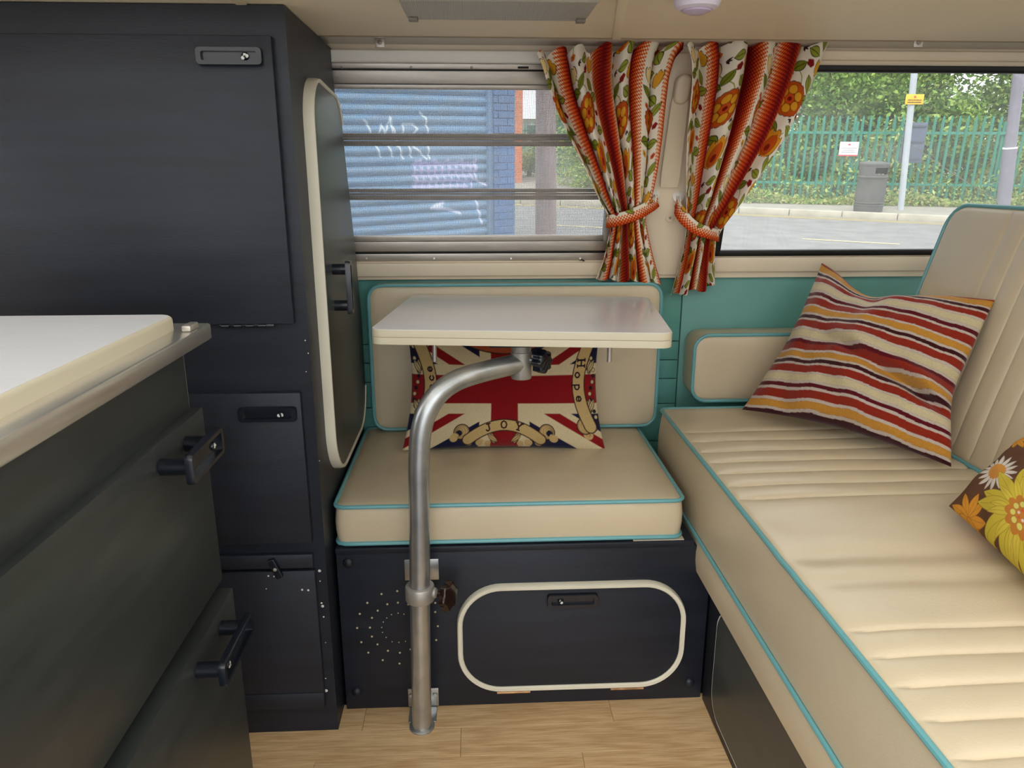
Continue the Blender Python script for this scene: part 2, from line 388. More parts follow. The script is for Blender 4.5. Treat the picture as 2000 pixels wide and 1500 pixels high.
GLY = {'H': [[(0, 0), (0, 1)], [(.7, 0), (.7, 1)], [(0, .5), (.7, .5)], [(-.15, 0), (.15, 0)], [(-.15, 1), (.15, 1)], [(.55, 0), (.85, 0)], [(.55, 1), (.85, 1)]],
       'o': [[(.35, .65), (.1, .5), (.02, .32), (.1, .12), (.35, 0), (.58, .12), (.65, .32), (.58, .5), (.35, .65)]],
       'p': [[(.1, .65), (.1, -.35)], [(-.05, -.35), (.25, -.35)], [(.1, .5), (.35, .65), (.6, .5), (.65, .3), (.55, .1), (.3, 0), (.1, .12)]],
       'e': [[(.05, .33), (.62, .33), (.55, .55), (.33, .65), (.1, .52), (.03, .3), (.12, .08), (.35, 0), (.6, .1)]],
       'P': [[(.1, 0), (.1, 1)], [(-.05, 0), (.25, 0)], [(-.05, 1), (.45, 1), (.68, .85), (.68, .6), (.45, .48), (.1, .48)]],
       'a': [[(.1, .55), (.35, .65), (.55, .52), (.55, 0), (.68, 0)], [(.55, .38), (.3, .38), (.05, .25), (.05, .1), (.25, 0), (.55, .12)]],
       'c': [[(.6, .5), (.35, .65), (.1, .5), (.02, .3), (.12, .1), (.35, 0), (.6, .12)]],
       'J': [[(.25, 1), (.75, 1)], [(.5, 1), (.5, .2), (.35, .02), (.12, .05), (.05, .22)]],
       'O': [[(.4, 1), (.12, .85), (.02, .5), (.12, .15), (.4, 0), (.7, .15), (.8, .5), (.7, .85), (.4, 1)]],
       'Y': [[(0, 1), (.38, .5), (.38, 0)], [(.78, 1), (.38, .5)], [(-.1, 1), (.15, 1)], [(.62, 1), (.9, 1)], [(.2, 0), (.56, 0)]]}
def glyph(img, X, Y, ch, ox, oy, ex, ey, s, rgb, wd):
    for st in GLY[ch]:
        P = [(ox+s*(a*ex[0]+b*ey[0]), oy+s*(a*ex[1]+b*ey[1])) for a, b in st]
        for a, b in zip(P[:-1], P[1:]): img = over(img, (wd-seg_d(X, Y, a[0], a[1], b[0], b[1]))/0.0008+0.5, rgb)
    return img
# ================================================================== THE SETTING: van shell
XL, XR, YN, ZC = -1.35, 2.05, -0.16, 1.30
FY0, FY1 = 1.75, 1.80
def struct(o, label=None): o['kind'] = 'structure'; (label and o.__setitem__('label', label)); return o
floor = struct(MB().box(XL, XR, YN, 1.80, -0.03, -0.004).build('floor', MT['navy'], None), 'oak laminate floor of the van in front of the seat base')
m = bpy.data.materials.new('oak_laminate'); m.use_nodes = True; n = m.node_tree.nodes; l = m.node_tree.links; b = n['Principled BSDF']; b.inputs['Roughness'].default_value = 0.38
tcn = n.new('ShaderNodeTexCoord'); oi = n.new('ShaderNodeObjectInfo'); ad = n.new('ShaderNodeVectorMath'); ad.operation = 'ADD'; cx = n.new('ShaderNodeCombineXYZ'); mu = n.new('ShaderNodeMath'); mu.operation = 'MULTIPLY'; mu.inputs[1].default_value = 37
l.new(oi.outputs['Random'], mu.inputs[0]); l.new(mu.outputs[0], cx.inputs[1]); l.new(mu.outputs[0], cx.inputs[0]); l.new(tcn.outputs['Object'], ad.inputs[0]); l.new(cx.outputs[0], ad.inputs[1])
mp = n.new('ShaderNodeMapping'); mp.inputs['Scale'].default_value = (1.0, 9, 1); l.new(ad.outputs[0], mp.inputs[0])
nz = n.new('ShaderNodeTexNoise'); nz.inputs['Scale'].default_value = 2.2; nz.inputs['Detail'].default_value = 2; l.new(mp.outputs[0], nz.inputs['Vector'])
wv = n.new('ShaderNodeMath'); wv.operation = 'MULTIPLY'; wv.inputs[1].default_value = 38; l.new(nz.outputs['Fac'], wv.inputs[0]); sn = n.new('ShaderNodeMath'); sn.operation = 'SINE'; l.new(wv.outputs[0], sn.inputs[0])
n2 = n.new('ShaderNodeTexNoise'); n2.inputs['Scale'].default_value = 30; n2.inputs['Detail'].default_value = 4; mp2 = n.new('ShaderNodeMapping'); mp2.inputs['Scale'].default_value = (0.6, 14, 1); l.new(ad.outputs[0], mp2.inputs[0]); l.new(mp2.outputs[0], n2.inputs['Vector'])
mm = n.new('ShaderNodeMath'); mm.operation = 'MULTIPLY_ADD'; mm.inputs[1].default_value = 0.10; l.new(sn.outputs[0], mm.inputs[0]); l.new(n2.outputs['Fac'], mm.inputs[2])
rp = n.new('ShaderNodeValToRGB'); rp.color_ramp.elements[0].position = 0.25; rp.color_ramp.elements[0].color = tuple(lin((190, 150, 104)))+(1,); rp.color_ramp.elements[1].position = 0.72; rp.color_ramp.elements[1].color = tuple(lin((226, 194, 148)))+(1,)
l.new(mm.outputs[0], rp.inputs[0]); l.new(rp.outputs[0], b.inputs['Base Color']); MT['oak'] = m
pl = 0.5; pw = 0.077; first = None; rows = [1.314-pw*(k+1) for k in range(9)]
mb = MB().box(0, pl-0.0006, 0, pw-0.0005, -0.004, 0.0, 0.0004, seg=1)
for ri, y0 in enumerate(rows):
    j = [-0.235, -0.04, -0.31, 0.11, -0.17, 0.02, -0.26, -0.09, 0.07][ri]
    for k in range(-1, 3):
        x0 = j+(k-1)*pl
        if x0 > 0.62: continue
        if first is None: first = mb.build('plank', MT['oak'], floor, sm=False); pme = first.data; o = first
        else: o = new_obj('plank', pme, floor)
        o.location = Vector((x0, y0, 0))-Vector(LOC[floor.name]); first_off = base_of(floor)
pme.transform(Matrix.Translation(Vector(first_off)))
# ceiling, with a middle opening added to let light in from above
cb = MB(); cb.box(XL, XR, 1.10, 1.503, ZC, ZC+0.02); cb.box(XL, XR, YN, 0.06, ZC, ZC+0.02); cb.box(XL, -1.0, 0.06, 1.10, ZC, ZC+0.02); cb.box(1.35, XR, 0.06, 1.10, ZC, ZC+0.02)
ceil = struct(cb.build('ceiling', MT['ceil'], None, sm=False), 'cream ceiling panel of the van')
cb = MB(); cb.box(XL, XR, 1.495, 1.80, ZC+0.006, ZC+0.022)
cb.build('cove_panel', mat('cove_shade_grey', (206, 200, 190), 0.4), ceil, sm=False)  # greyer colour carries the shade of the recess
MB().box(XL, XR, 1.499, 1.505, ZC-0.0015, ZC+0.004, 0.001).build('edge_shade_line', mat('beige_gap_shade', (150, 132, 106), 0.5), ceil)  # dark strip painted in for the shaded gap at the panel edge
cb = MB(); cb.box(-0.008, 0.008, 1.10, 1.50, ZC-0.003, ZC+0.001, 0.001, xf=lambda x, y, z: (x+0.266+0.155*(y-1.48), y, z)); cb.build('joint_strip', MT['ceil'], ceil)
cb = MB(); cb.box(-0.352, -0.336, 1.10, 1.24, ZC-0.003, ZC+0.001, 0.001); cb.build('joint_strip', MT['ceil'], ceil)
def wbox(mb, x0, x1, z0, z1, d0, d1, bev=0.0):           # box in the leaning wall frame, d towards the cabin
    return mb.box(x0, x1, d0, d1, z0, z1, bev, xf=lambda x, d, z: (x, W(z)-d, z))
wx0, wx1 = -0.95, 0.315     # louvre window opening
rx0, rx1 = 0.560, 1.75      # fixed window opening
zb, zt = 0.872, 1.272
wb = MB(); wb.box(XL, XR, 1.778, 1.80, 0, 0.822)
wbox(wb, XL, XR, 0.818, zb, -0.03, 0.0); wbox(wb, XL, XR, zt, 1.33, -0.03, 0.0)
wbox(wb, XL, wx0, zb, zt, -0.03, 0.0); wbox(wb, wx1, rx0, zb, zt, -0.03, 0.0); wbox(wb, rx1, XR, zb, zt, -0.03, 0.0)
wall_far = struct(wb.build('wall_far', MT['cream_paint'], None, sm=False), 'cream painted far side wall with the two windows')
# teal lower panels
mb = MB(); zs = [0.0, 0.40, 0.50, 0.565, 0.613, 0.66, 0.816]
for a, c in zip(zs[:-1], zs[1:]): mb.box(-0.30, 0.498, 1.766, 1.780, a+0.0008, c-0.0008, 0.002)
mb.build('panel', MT['teal'], wall_far)
MB().box(0.500, XR, 1.766, 1.780, 0, 0.822, 0.002).build('panel', MT['teal'], wall_far)
# sill mouldings
mb = MB(); wbox(mb, XL, 0.335, 0.826, 0.858, 0.0, 0.010, 0.003); o = mb.build('sill_moulding', MT['cream_paint'], wall_far)
mb = MB(); wbox(mb, rx0-0.01, XR, 0.832, 0.868, 0.0, 0.010, 0.003); o = mb.build('sill_moulding', MT['cream_paint'], wall_far)
# header lips
mb = MB(); wbox(mb, XL, wx1+0.01, 1.272, 1.294, 0.0, 0.016, 0.003); mb.build('header_lip', MT['white_paint'], wall_far)
mb = MB(); wbox(mb, rx0-0.03, XR, 1.282, 1.300, 0.0, 0.012, 0.003); mb.build('header_lip', MT['cream_paint'], wall_far)
# pillar pad between the windows
mb = MB(); wbox(mb, wx1+0.012, rx0-0.006, 0.825, 1.294, 0.0, 0.006, 0.004); mb.build('pillar_pad', MT['cream_paint'], wall_far)
# ---- other walls of the van (behind and beside the camera), open sliding door at the camera
mb = MB(); mb.box(XL, -1.0, YN-0.03, YN, 0, 1.33); mb.box(0.62, 0.80, YN-0.03, YN, 0, 1.33); mb.box(0.80, XR, YN-0.03, YN, 0, 0.86); mb.box(0.80, XR, YN-0.03, YN, 1.26, 1.33); mb.box(1.80, XR, YN-0.03, YN, 0.86, 1.26)
struct(mb.build('wall_near', MT['cream_paint'], None, sm=False), 'near side wall of the van with the open sliding door')
mb = MB(); mb.box(XR, XR+0.03, YN, 1.80, 0, 0.80); mb.box(XR, XR+0.03, YN, 1.80, 1.25, 1.33); mb.box(XR, XR+0.03, YN, 0.15, 0.8, 1.25); mb.box(XR, XR+0.03, 1.5, 1.80, 0.8, 1.25)
struct(mb.build('wall_right', MT['cream_paint'], None, sm=False), 'rear end wall of the van with its window')
mb = MB(); mb.box(XL-0.03, XL, YN, 1.80, 0, 0.75); mb.box(XL-0.03, XL, YN, 1.80, 1.25, 1.33)
struct(mb.build('wall_left', MT['cream_paint'], None, sm=False), 'front end of the living space towards the cab')
# unseen raised roof added to let light in: white top on pale canvas skirt
mb = MB(); mb.box(XL-0.03, XR+0.03, 1.10, 1.83, 1.33, 1.36); mb.box(XL-0.03, XR+0.03, YN-0.03, 0.06, 1.33, 1.36); mb.box(XL-0.03, -1.0, 0.06, 1.10, 1.33, 1.36); mb.box(1.35, XR+0.03, 0.06, 1.10, 1.33, 1.36)
rf = struct(mb.build('roof', MT['white_paint'], None, sm=False), 'roof skin of the van with an added, unseen raised centre that lets light in')
MB().box(-1.03, 1.38, 0.03, 1.13, 1.95, 1.98, 0.01).build('added_raised_top', MT['white_paint'], rf)
cv = bpy.data.materials.new('added_light_canvas'); cv.use_nodes = True; n = cv.node_tree.nodes; l = cv.node_tree.links; n.clear()
o_ = n.new('ShaderNodeOutputMaterial'); a_ = n.new('ShaderNodeBsdfTranslucent'); b_ = n.new('ShaderNodeBsdfDiffuse'); a_.inputs[0].default_value = (0.95, 0.95, 0.93, 1); b_.inputs[0].default_value = (0.9, 0.9, 0.88, 1); mx = n.new('ShaderNodeMixShader'); mx.inputs[0].default_value = 0.25
l.new(a_.outputs[0], mx.inputs[1]); l.new(b_.outputs[0], mx.inputs[2]); l.new(mx.outputs[0], o_.inputs[0])
mb = MB()
for (x0, x1, y0, y1) in ((-1.0, 1.35, 0.058, 0.060), (-1.0, 1.35, 1.100, 1.102), (-1.002, -1.0, 0.06, 1.10), (1.35, 1.352, 0.06, 1.10)): mb.box(x0, x1, y0, y1, 1.36, 1.95)
mb.build('added_light_skirt', cv, rf, sm=False)

# ------------------------------------------------------------------ window 1: louvre
MT['glass'] = glass_mat('dusty_louvre_glass', dust=0.08); MT['glass2'] = glass_mat('window_glass', (0.96, 0.98, 0.97), dust=0.09)
w1 = thing('window_1', (0, W(0.9), 0.88), 'aluminium louvre window with three glass blades and insect screen', None); w1['kind'] = 'structure'
def wpart(name, m, parent, *boxes, bev=0.0015):
    mb = MB()
    for bx in boxes: wbox(mb, *bx, bev)
    return mb.build(name, m, parent)
wpart('top_flange', MT['alu'], w1, (wx0, wx1, 1.2615, 1.272, -0.004, 0.003))
wpart('top_frame', MT['alu'], w1, (wx0, wx1, 1.234, 1.2585, -0.02, 0.004))
wpart('top_bead', MT['alu'], w1, (wx0, wx1, 1.225, 1.233, -0.02, 0.0005))
wpart('black_seal', MT['black'], w1, (wx0, wx1, 1.257, 1.2625, -0.012, -0.001), (wx0, wx1, 0.8795, 0.8845, -0.012, 0.0005))
wpart('bottom_bead', MT['alu'], w1, (wx0, wx1, 0.908, 0.921, -0.02, 0.0035))
wpart('bottom_frame', MT['alu'], w1, (wx0, wx1, 0.885, 0.9075, -0.02, 0.007))
wpart('bottom_flange', MT['alu'], w1, (wx0, wx1, 0.862, 0.8795, -0.004, 0.003))
wpart('side_frame', MT['alu'], w1, (wx1-0.02, wx1, 0.885, 1.26, -0.02, 0.005)); wpart('side_frame', MT['alu'], w1, (wx0, wx0+0.02, 0.885, 1.26, -0.02, 0.005))
for z0, z1 in ((1.114, 1.139), (1.000, 1.0245)):
    wpart('louvre_rail', MT['alu_old'], w1, (wx0+.02, wx1-.02, z0, z0+0.010, -0.022, -0.008), (wx0+.02, wx1-.02, z0+0.011, z1-0.009, -0.018, -0.002), (wx0+.02, wx1-.02, z1-0.008, z1, -0.026, -0.006))
for z0, z1 in ((1.137, 1.23), (1.022, 1.118), (0.915, 1.003)):
    wpart('glass_blade', MT['glass'], w1, (wx0+.01, wx1-.01, z0, z1, -0.030, -0.026), bev=0)
# insect screen as fine real wires
mb = MB(); V = []; Fq = []
def wire(x0, x1, z0, z1, d0, d1):
    k = len(V); V.extend([(x, W(z)-d, z) for x in (x0, x1) for d in (d0, d1) for z in (z0, z1)])
    Fq.extend([(k+a, k+b_, k+c, k+d_) for a, b_, c, d_ in ((0, 1, 3, 2), (4, 6, 7, 5), (0, 4, 5, 1), (2, 3, 7, 6))])
x = -0.40
while x < wx1-.02: wire(x, x+0.00062, 0.918, 1.228, -0.0010, -0.0006); x += 0.0028
z = 0.918
while z < 1.228: wire(-0.40, wx1-.02, z, z+0.00052, -0.0014, -0.0010); z += 0.0030
o = mesh('insect_screen', V, np.array(Fq), mat('screen_wire', (190, 190, 190), 0.6), w1); o['kind'] = 'stuff'
def screw(px, py, d, r, m=MT['alu'], parent=None, name='screw', hgt=0.002):
    p = UWp(px, py, d); mb = MB(); mb.lathe([(r, 0), (r, hgt*0.5), (r*0.7, hgt), (0, hgt)], p, (0, -1, 0.2), 12)
    mb2 = MB()
    return mb.build(name, m, parent)
for px in (668, 803, 921): screw(px, 132, 0.003, 0.0028, parent=w1)
for px in (716, 848, 998, 1133): screw(px, 505, 0.003, 0.003, parent=w1)
p = UWp(1022, 132, 0.003); MB().box(p[0]-0.011, p[0]+0.011, p[1]-0.002, p[1]+0.004, p[2]-0.002, p[2]+0.002, 0.0005).build('catch', MT['black'], w1)
p = UWp(1136, 508, 0.004); mb = MB(); mb.tube([p+np.array([-.005, 0, 0]), p+np.array([0, -.002, .001]), p+np.array([.006, 0, -.002])], 0.0015, 6); mb.build('wire_tie', MT['black'], w1)
# ------------------------------------------------------------------ window 2: fixed pane with rubber
w2 = thing('window_2', (1.1, W(0.9), 0.87), 'large side window with black rubber seal beside the bench', None); w2['kind'] = 'structure'
mb = MB(); wbox(mb, rx0, rx1, 0.870, 0.884, -0.02, 0.006, 0.003); wbox(mb, rx0, rx1, 1.262, 1.274, -0.02, 0.006, 0.003); wbox(mb, rx0, rx0+0.013, 0.87, 1.274, -0.02, 0.006, 0.003); wbox(mb, rx1-0.013, rx1, 0.87, 1.274, -0.02, 0.006, 0.003)
mb.build('rubber_seal', MT['black'], w2)
wpart('pane', MT['glass2'], w2, (rx0, rx1, 0.87, 1.274, -0.012, -0.008), bev=0)
MTS = mat('glass_scratch', (225, 225, 218), 0.7)
mb = MB(); P = [UWp(px, py, -0.0075) for px, py in ((1784, 285), (1800, 297), (1830, 318), (1860, 338), (1895, 360), (1925, 378), (1945, 392), (1952, 405))]; mb.tube(P, 0.0009, 5)
P = [UWp(1812+9*math.cos(a), 206+8*math.sin(a), -0.0075) for a in np.linspace(0, 5.2, 14)]; mb.tube(P, 0.0006, 5); mb.build('scratch', MTS, w2)

# ------------------------------------------------------------------ fixings on the wall
def clip(px, label):
    p = U(px, 84, 'z', ZC-0.004); t = thing('curtain_clip', (p[0], p[1], p[2]), label, 'bracket', 'curtain wire clips')
    mb = MB(); mb.box(p[0]-0.009, p[0]+0.009, p[1]-0.002, p[1]+0.002, p[2]-0.008, p[2]+0.012, 0.001); mb.box(p[0]-0.009, p[0]+0.009, p[1]-0.014, p[1]+0.002, p[2]+0.007, p[2]+0.0105, 0.001); mb.build('bracket_plate', MT['alu'], t)
    MB().lathe([(0.0045, 0), (0.0045, 0.002), (0, 0.0035)], (p[0], p[1]-0.002, p[2]+0.001), (0, -1, 0), 12).build('screw', MT['alu_old'], t)
clip(742, 'small metal curtain clip above the louvre window'); clip(1793, 'small metal curtain clip above the right window')
# grab strap on the pillar
a = UWp(1330, 176, 0.006); bq = UWp(1304, 362, 0.006); t = thing('grab_strap', tuple(bq), 'ivory plastic strap hanging on the pillar between the curtains', 'strap')
def wall_f(c): return lambda a_, b_, d: (c[0]+a_, W(c[2]+b_)-0.006-d, c[2]+b_)
mb = MB(); slab(mb, [(p_[0]+0.06*p_[1], p_[1]) for p_ in rrect(0.034, 0.058, 0.0155, 8)], wall_f(a), 0, 0.019, 0.008); mb.build('strap_cap', MT['strap'], t)
top = UWp(1327, 190, 0.006); n_ = 10; out = []
for k in range(n_+1): s_ = k/n_; c_ = top*(1-s_)+bq*s_; out.append((c_[0]-0.013-0.002*s_, c_[2]))
for k in range(n_, -1, -1): s_ = k/n_; c_ = top*(1-s_)+bq*s_; out.append((c_[0]+0.013+0.004*s_, c_[2]))
mb = MB(); slab(mb, out[::-1], lambda a_, b_, d: (a_, W(b_)-0.006-d, b_), 0, 0.011, 0.005); mb.build('strap_web', MT['strap'], t)
p = UWp(1308, 426, 0.006); t = thing('screw_cap', tuple(p), 'round plastic washer with screw on the pillar', 'screw')
MB().lathe([(0.0095, 0), (0.0095, 0.002), (0.007, 0.003), (0, 0.003)], p, (0, -1, 0.2), 20).build('washer', MT['strap'], t)
MB().lathe([(0.003, 0.003), (0.002, 0.0042), (0, 0.0042)], p, (0, -1, 0.2), 12).build('screw', MT['alu_old'], t)
def hook(px, py, label):
    p = UWp(px, py, 0.007); t = thing('curtain_hook', tuple(p), label, 'hook', 'tie-back hooks')
    MB().lathe([(0.0135, 0), (0.013, 0.002), (0.009, 0.0045), (0, 0.006)], p, (0, -1, 0.2), 24).build('suction_disc', MT['white_paint'], t)
    q = p+np.array([0, -0.005, -0.001]); P = [q, q+np.array([0, -0.008, 0]), q+np.array([0.001, -0.012, -0.006]), q+np.array([0.001, -0.010, -0.014]), q+np.array([0.001, -0.004, -0.016]), q+np.array([0.001, -0.001, -0.012])]
    MB().tube(P, 0.0018, 8).build('hook_arm', MT['white_paint'], t)
hook(1277, 380, 'white round hook holding the left curtain tie'); hook(1325, 384, 'white round hook holding the right curtain tie')

# ------------------------------------------------------------------ ceiling lamp and dome
lz = ZC-0.002
t = thing('ceiling_lamp', (0.04, 1.28, ZC), 'unlit rectangular ceiling lamp with ribbed grey lens', 'lamp')
c0 = U(792, 44, 'z', 1.272); c1 = U(1150, 44, 'z', 1.272); lx0, lx1 = c0[0], c1[0]; ly1 = c0[1]; ly0 = ly1-0.14
MB().box(lx0-0.003, lx1+0.003, ly0-0.003, ly1+0.003, 1.285, 1.3005, 0.005).build('housing', mat('grey_lamp_housing', (150, 142, 130), 0.45), t)
lens = mat('ribbed_lens', (222, 216, 202), 0.2); lens.node_tree.nodes['Principled BSDF'].inputs['Transmission Weight'].default_value = 0.35
V = []; nx_, ny_ = 181, 61
for i in range(nx_):
    for j in range(ny_):
        x = lx0+(lx1-lx0)*i/(nx_-1); y = ly0+(ly1-ly0)*j/(ny_-1); e = min(i, nx_-1-i)/4, min(j, ny_-1-j)/4
        edge = min(1, e[0])*min(1, e[1]); V.append((x, y, 1.286-0.012*edge**.5+0.0014*(i % 2)+0.0010*(j % 2)))
o = mesh('lens', V, grid_faces(nx_, ny_, flip=True), lens, t, smooth=False)
lcm = mat('lamp_clip', (120, 112, 100), 0.4)
for xx in (lx0+0.006, lx1-0.020): MB().box(xx, xx+0.014, ly1-0.026, ly1-0.010, 1.2705, 1.276, 0.001).build('lens_clip', lcm, t)
mb = MB(); mb.tube([(lx0+0.03, ly0+0.07, 1.284), (lx1-0.03, ly0+0.07, 1.284)], 0.006, 10); mb.build('lamp_tube', MT['white_paint'], t)
p = U(1361, 14, 'z', 1.285); t = thing('ceiling_dome', (p[0], p[1], ZC), 'round lilac white plastic push light on the ceiling', 'light')
MB().lathe([(0.034, 0), (0.034, 0.008), (0.030, 0.016), (0.023, 0.019), (0.022, 0.018)], (p[0], p[1], ZC), (0, 0, -1), 32).build('light_body', MT['lilac'], t)
MB().lathe([(0.022, 0.017), (0.020, 0.021), (0.012, 0.024), (0, 0.025)], (p[0], p[1], ZC), (0, 0, -1), 32).build('light_lens', mat('lilac_lens', (206, 190, 222), 0.25), t)

# ================================================================== WARDROBE
def pull_handle(parent, c, ex, ey, en, w=0.098, h=0.026, post=0.0, chip=1):
    """rectangular pull: c centre of plate, ex along, ey up, en outward"""
    c, ex, ey, en = (np.array(v, float) for v in (c, ex, ey, en))
    f = lambda a, b_, d: c+ex*a+ey*b_+en*d
    o_ = rrect(w, h, 0.006, 4); i_ = rrect(w-0.016, h-0.013, 0.003, 4); mb = MB(); L = len(o_)
    rings = [(o_, -0.004), (o_, 0.002), ([(p[0]*0.985, p[1]*0.93) for p in o_], 0.005), (i_, 0.005), (i_, -0.001)]
    V = [f(p[0], p[1], d) for R_, d in rings for p in R_]; Fc = []
    for r_ in range(len(rings)-1):
        for k in range(L): Fc.append((r_*L+k, r_*L+(k+1) % L, (r_+1)*L+(k+1) % L, (r_+1)*L+k))
    Fc.append(tuple(range(L))[::-1]); Fc.append(tuple((len(rings)-1)*L+k for k in range(L))); mb.add(V, Fc)
    if post > 0:
        for s_ in (-1, 1): mb.tube([f(s_*(w/2-0.016), 0, -0.003), f(s_*(w/2-0.016), 0, -post)], 0.0105, 16)
    hd = mb.build('handle', MT['black_gloss'], parent)
    q = f(chip*(w/2-0.026), 0.0, -0.001)
    MB().lathe([(0.006, 0), (0.0055, 0.002), (0.003, 0.004), (0, 0.0045)], q, en, 14).build('handle_screw', MT['black_gloss'], parent)
    mb = MB()
    for k in range(5):
        a = rng.uniform(0, 6.28); rr = rng.uniform(0.0, 0.004); s_ = rng.uniform(0.0012, 0.0034)
        mb.lathe([(s_, 0), (s_*0.6, 0.0006), (0, 0.0008)], q+ex*rr*math.cos(a)+ey*rr*math.sin(a)+en*0.0036, en, 6)
    o = mb.build('paint_chip', MT['crown_chip'], parent); o['kind'] = 'stuff'; return hd
WX, WY = -0.282, 1.242
wr = thing('wardrobe', (-0.57, 1.5, 0), 'tall navy black painted wardrobe with three front doors and one side door', 'wardrobe')
mb = MB(); mb.box(-0.88, WX, WY, 1.505, 0.0, 1.298)
V = [(x, y, z) for x in (-0.88, WX) for (y, z) in ((1.505, 0), (1.765, 0), (1.765, 0.80), (W(0.86)-0.012, 0.86), (W(1.272)-0.02, 1.272), (1.625, 1.297), (1.505, 1.297))]
mb.add(V, [tuple(range(7))[::-1], tuple(range(7, 14))]+[(k, (k+1) % 7, 7+(k+1) % 7, 7+k) for k in range(7)])
mb.build('carcass', MT['navy'], wr, sm=False)
MB().box(-0.86, -0.302, WY-0.014, WY+0.002, 0.815, 1.254, 0.0015).build('door', MT['navy'], wr)
dr = [c for c in wr.children if c.name.startswith('door')][-1]
pull_handle(dr, (-0.364, WY-0.016-0.004, 1.224), (1, 0, 0), (0, 0, 1), (0, -1, 0))
mb = MB(); mb.box(-0.425, -0.335, WY-0.012, WY-0.006, 0.8095, 0.8145, 0.001)
for x in (-0.42, -0.40, -0.38, -0.36): mb.tube([(x, WY-0.013, 0.812), (x+0.012, WY-0.013, 0.812)], 0.0028, 8)
mb.build('hinge', MT['black_gloss'], wr)
dr = MB().box(-0.86, -0.301, WY-0.014, WY+0.002, 0.414, 0.696, 0.0015).build('door', MT['navy'], wr)
pull_handle(dr, (-0.357, WY-0.020, 0.660), (1, 0, 0), (0, 0, 1), (0, -1, 0))
MB().box(-0.86, -0.303, WY-0.010, WY+0.002, 0.361, 0.389, 0.002).build('rail', MT['navy'], wr)
dr = MB().box(-0.86, -0.301, WY-0.012, WY+0.002, 0.062, 0.357, 0.0015).build('door', MT['navy'], wr)
MB().box(-0.86, -0.302, WY-0.0135, WY-0.011, 0.062, 0.096, 0.001).build('kick_strip', MT['navy'], dr)
c = U(538, 1111, 'y', WY-0.016)
mb = MB(); ang = math.radians(-68)
slab(mb, rrect(0.040, 0.013, 0.003), lambda a_, b_, d: (c[0]+a_*math.cos(ang)-b_*math.sin(ang), WY-0.012-d, c[2]+a_*math.sin(ang)+b_*math.cos(ang)), 0, 0.008, 0.002)
tb = mb.build('turn_button', MT['black_gloss'], wr); MB().lathe([(0.0035, 0), (0.002, 0.002), (0, 0.002)], (c[0], WY-0.020, c[2]), (0, -1, 0), 10).build('screw', MT['cast'], tb)
mb = MB()   # paint chips to bare wood and white undercoat on the front edges
def chip(px, py, r, y=WY-0.0125):
    p = U(px, py, 'y', y); mb.lathe([(r, 0), (r*0.7, 0.0004), (0, 0.0005)], p, (0, -1, 0), 7)
for px, py, r in ((205, 234, 0.0012), (590, 1152, 0.0022), (602, 1153, 0.0022), (520, 1150, 0.0012), (524, 1125, 0.0018), (535, 1126, 0.0015)): chip(px, py, r)
for px, py, r in ((624, 1115, 0.003), (625, 1135, 0.0016), (628, 1178, 0.002), (630, 1184, 0.003), (632, 1205, 0.0018), (636, 1255, 0.0012), (636, 1325, 0.0014), (637, 1349, 0.0035), (596, 665, 0.0012), (602, 690, 0.0012), (624, 900, 0.001), (598, 726, 0.001)): chip(px, py, r, WY-0.0007)
p0 = U(285, 12, 'y', WY-0.0007)
o = mb.build('paint_chip', MT['crown_chip'], wr); o['kind'] = 'stuff'
# side door of the wardrobe with cream edging
def yz(px, py, x=-0.262): q = U(px, py, 'x', x); return q[1], q[2]
oy0, oy1, oz0, oz1 = 1.318, 1.775, 0.490, 1.214
def side_outline(ins=0.0):
    # lower edge rises towards the seat, upper corner follows the leaning wall
    pts = []
    yl = oy0+ins; zb_ = oz0+ins; zt_ = oz1-ins
    def arc(cx_, cz_, r_, a0, a1, n_=8): return [(cx_+r_*math.cos(math.radians(a0+(a1-a0)*k/n_)), cz_+r_*math.sin(math.radians(a0+(a1-a0)*k/n_))) for k in range(n_+1)]
    R1 = 0.10-ins
    pts += arc(yl+R1, zb_+R1, R1, 180, 270)
    yr_b = 1.727-ins; yr_t = W(1.15)-0.050-ins
    pts += arc(yr_b-R1, zb_+R1, R1, 270, 360)
    pts += [(yr_b, 0.74), (W(0.90)-0.042-ins, 0.90)]
    pts += arc(yr_t-0.075, zt_-0.085, 0.075, 0, 90)
    pts += arc(yl+R1*0.75, zt_-R1*0.75, R1*0.75, 90, 180)
    return pts
f = lambda a_, b_, d: (WX+d, a_, b_)
mb = MB(); slab(mb, side_outline(0.006), f, 0.0, 0.016, 0.002); sd = mb.build('door', MT['navy_face'], wr)
mb = MB(); ring_strip(mb, side_outline(0.008), f, 0.0085, 0.0, 0.0180, lambda q: q[0] > 1.60 and 0.56 < q[1] < 1.17); mb.build('edging', MT['trim_cream'], sd)
hc = U(664, 555, 'x', WX+0.045)
pull_handle(sd, (WX+0.045, 1.405, 0.850), (0, 0, 1), (0, 1, 0), (1, 0, 0), w=0.10, h=0.024, post=0.030)

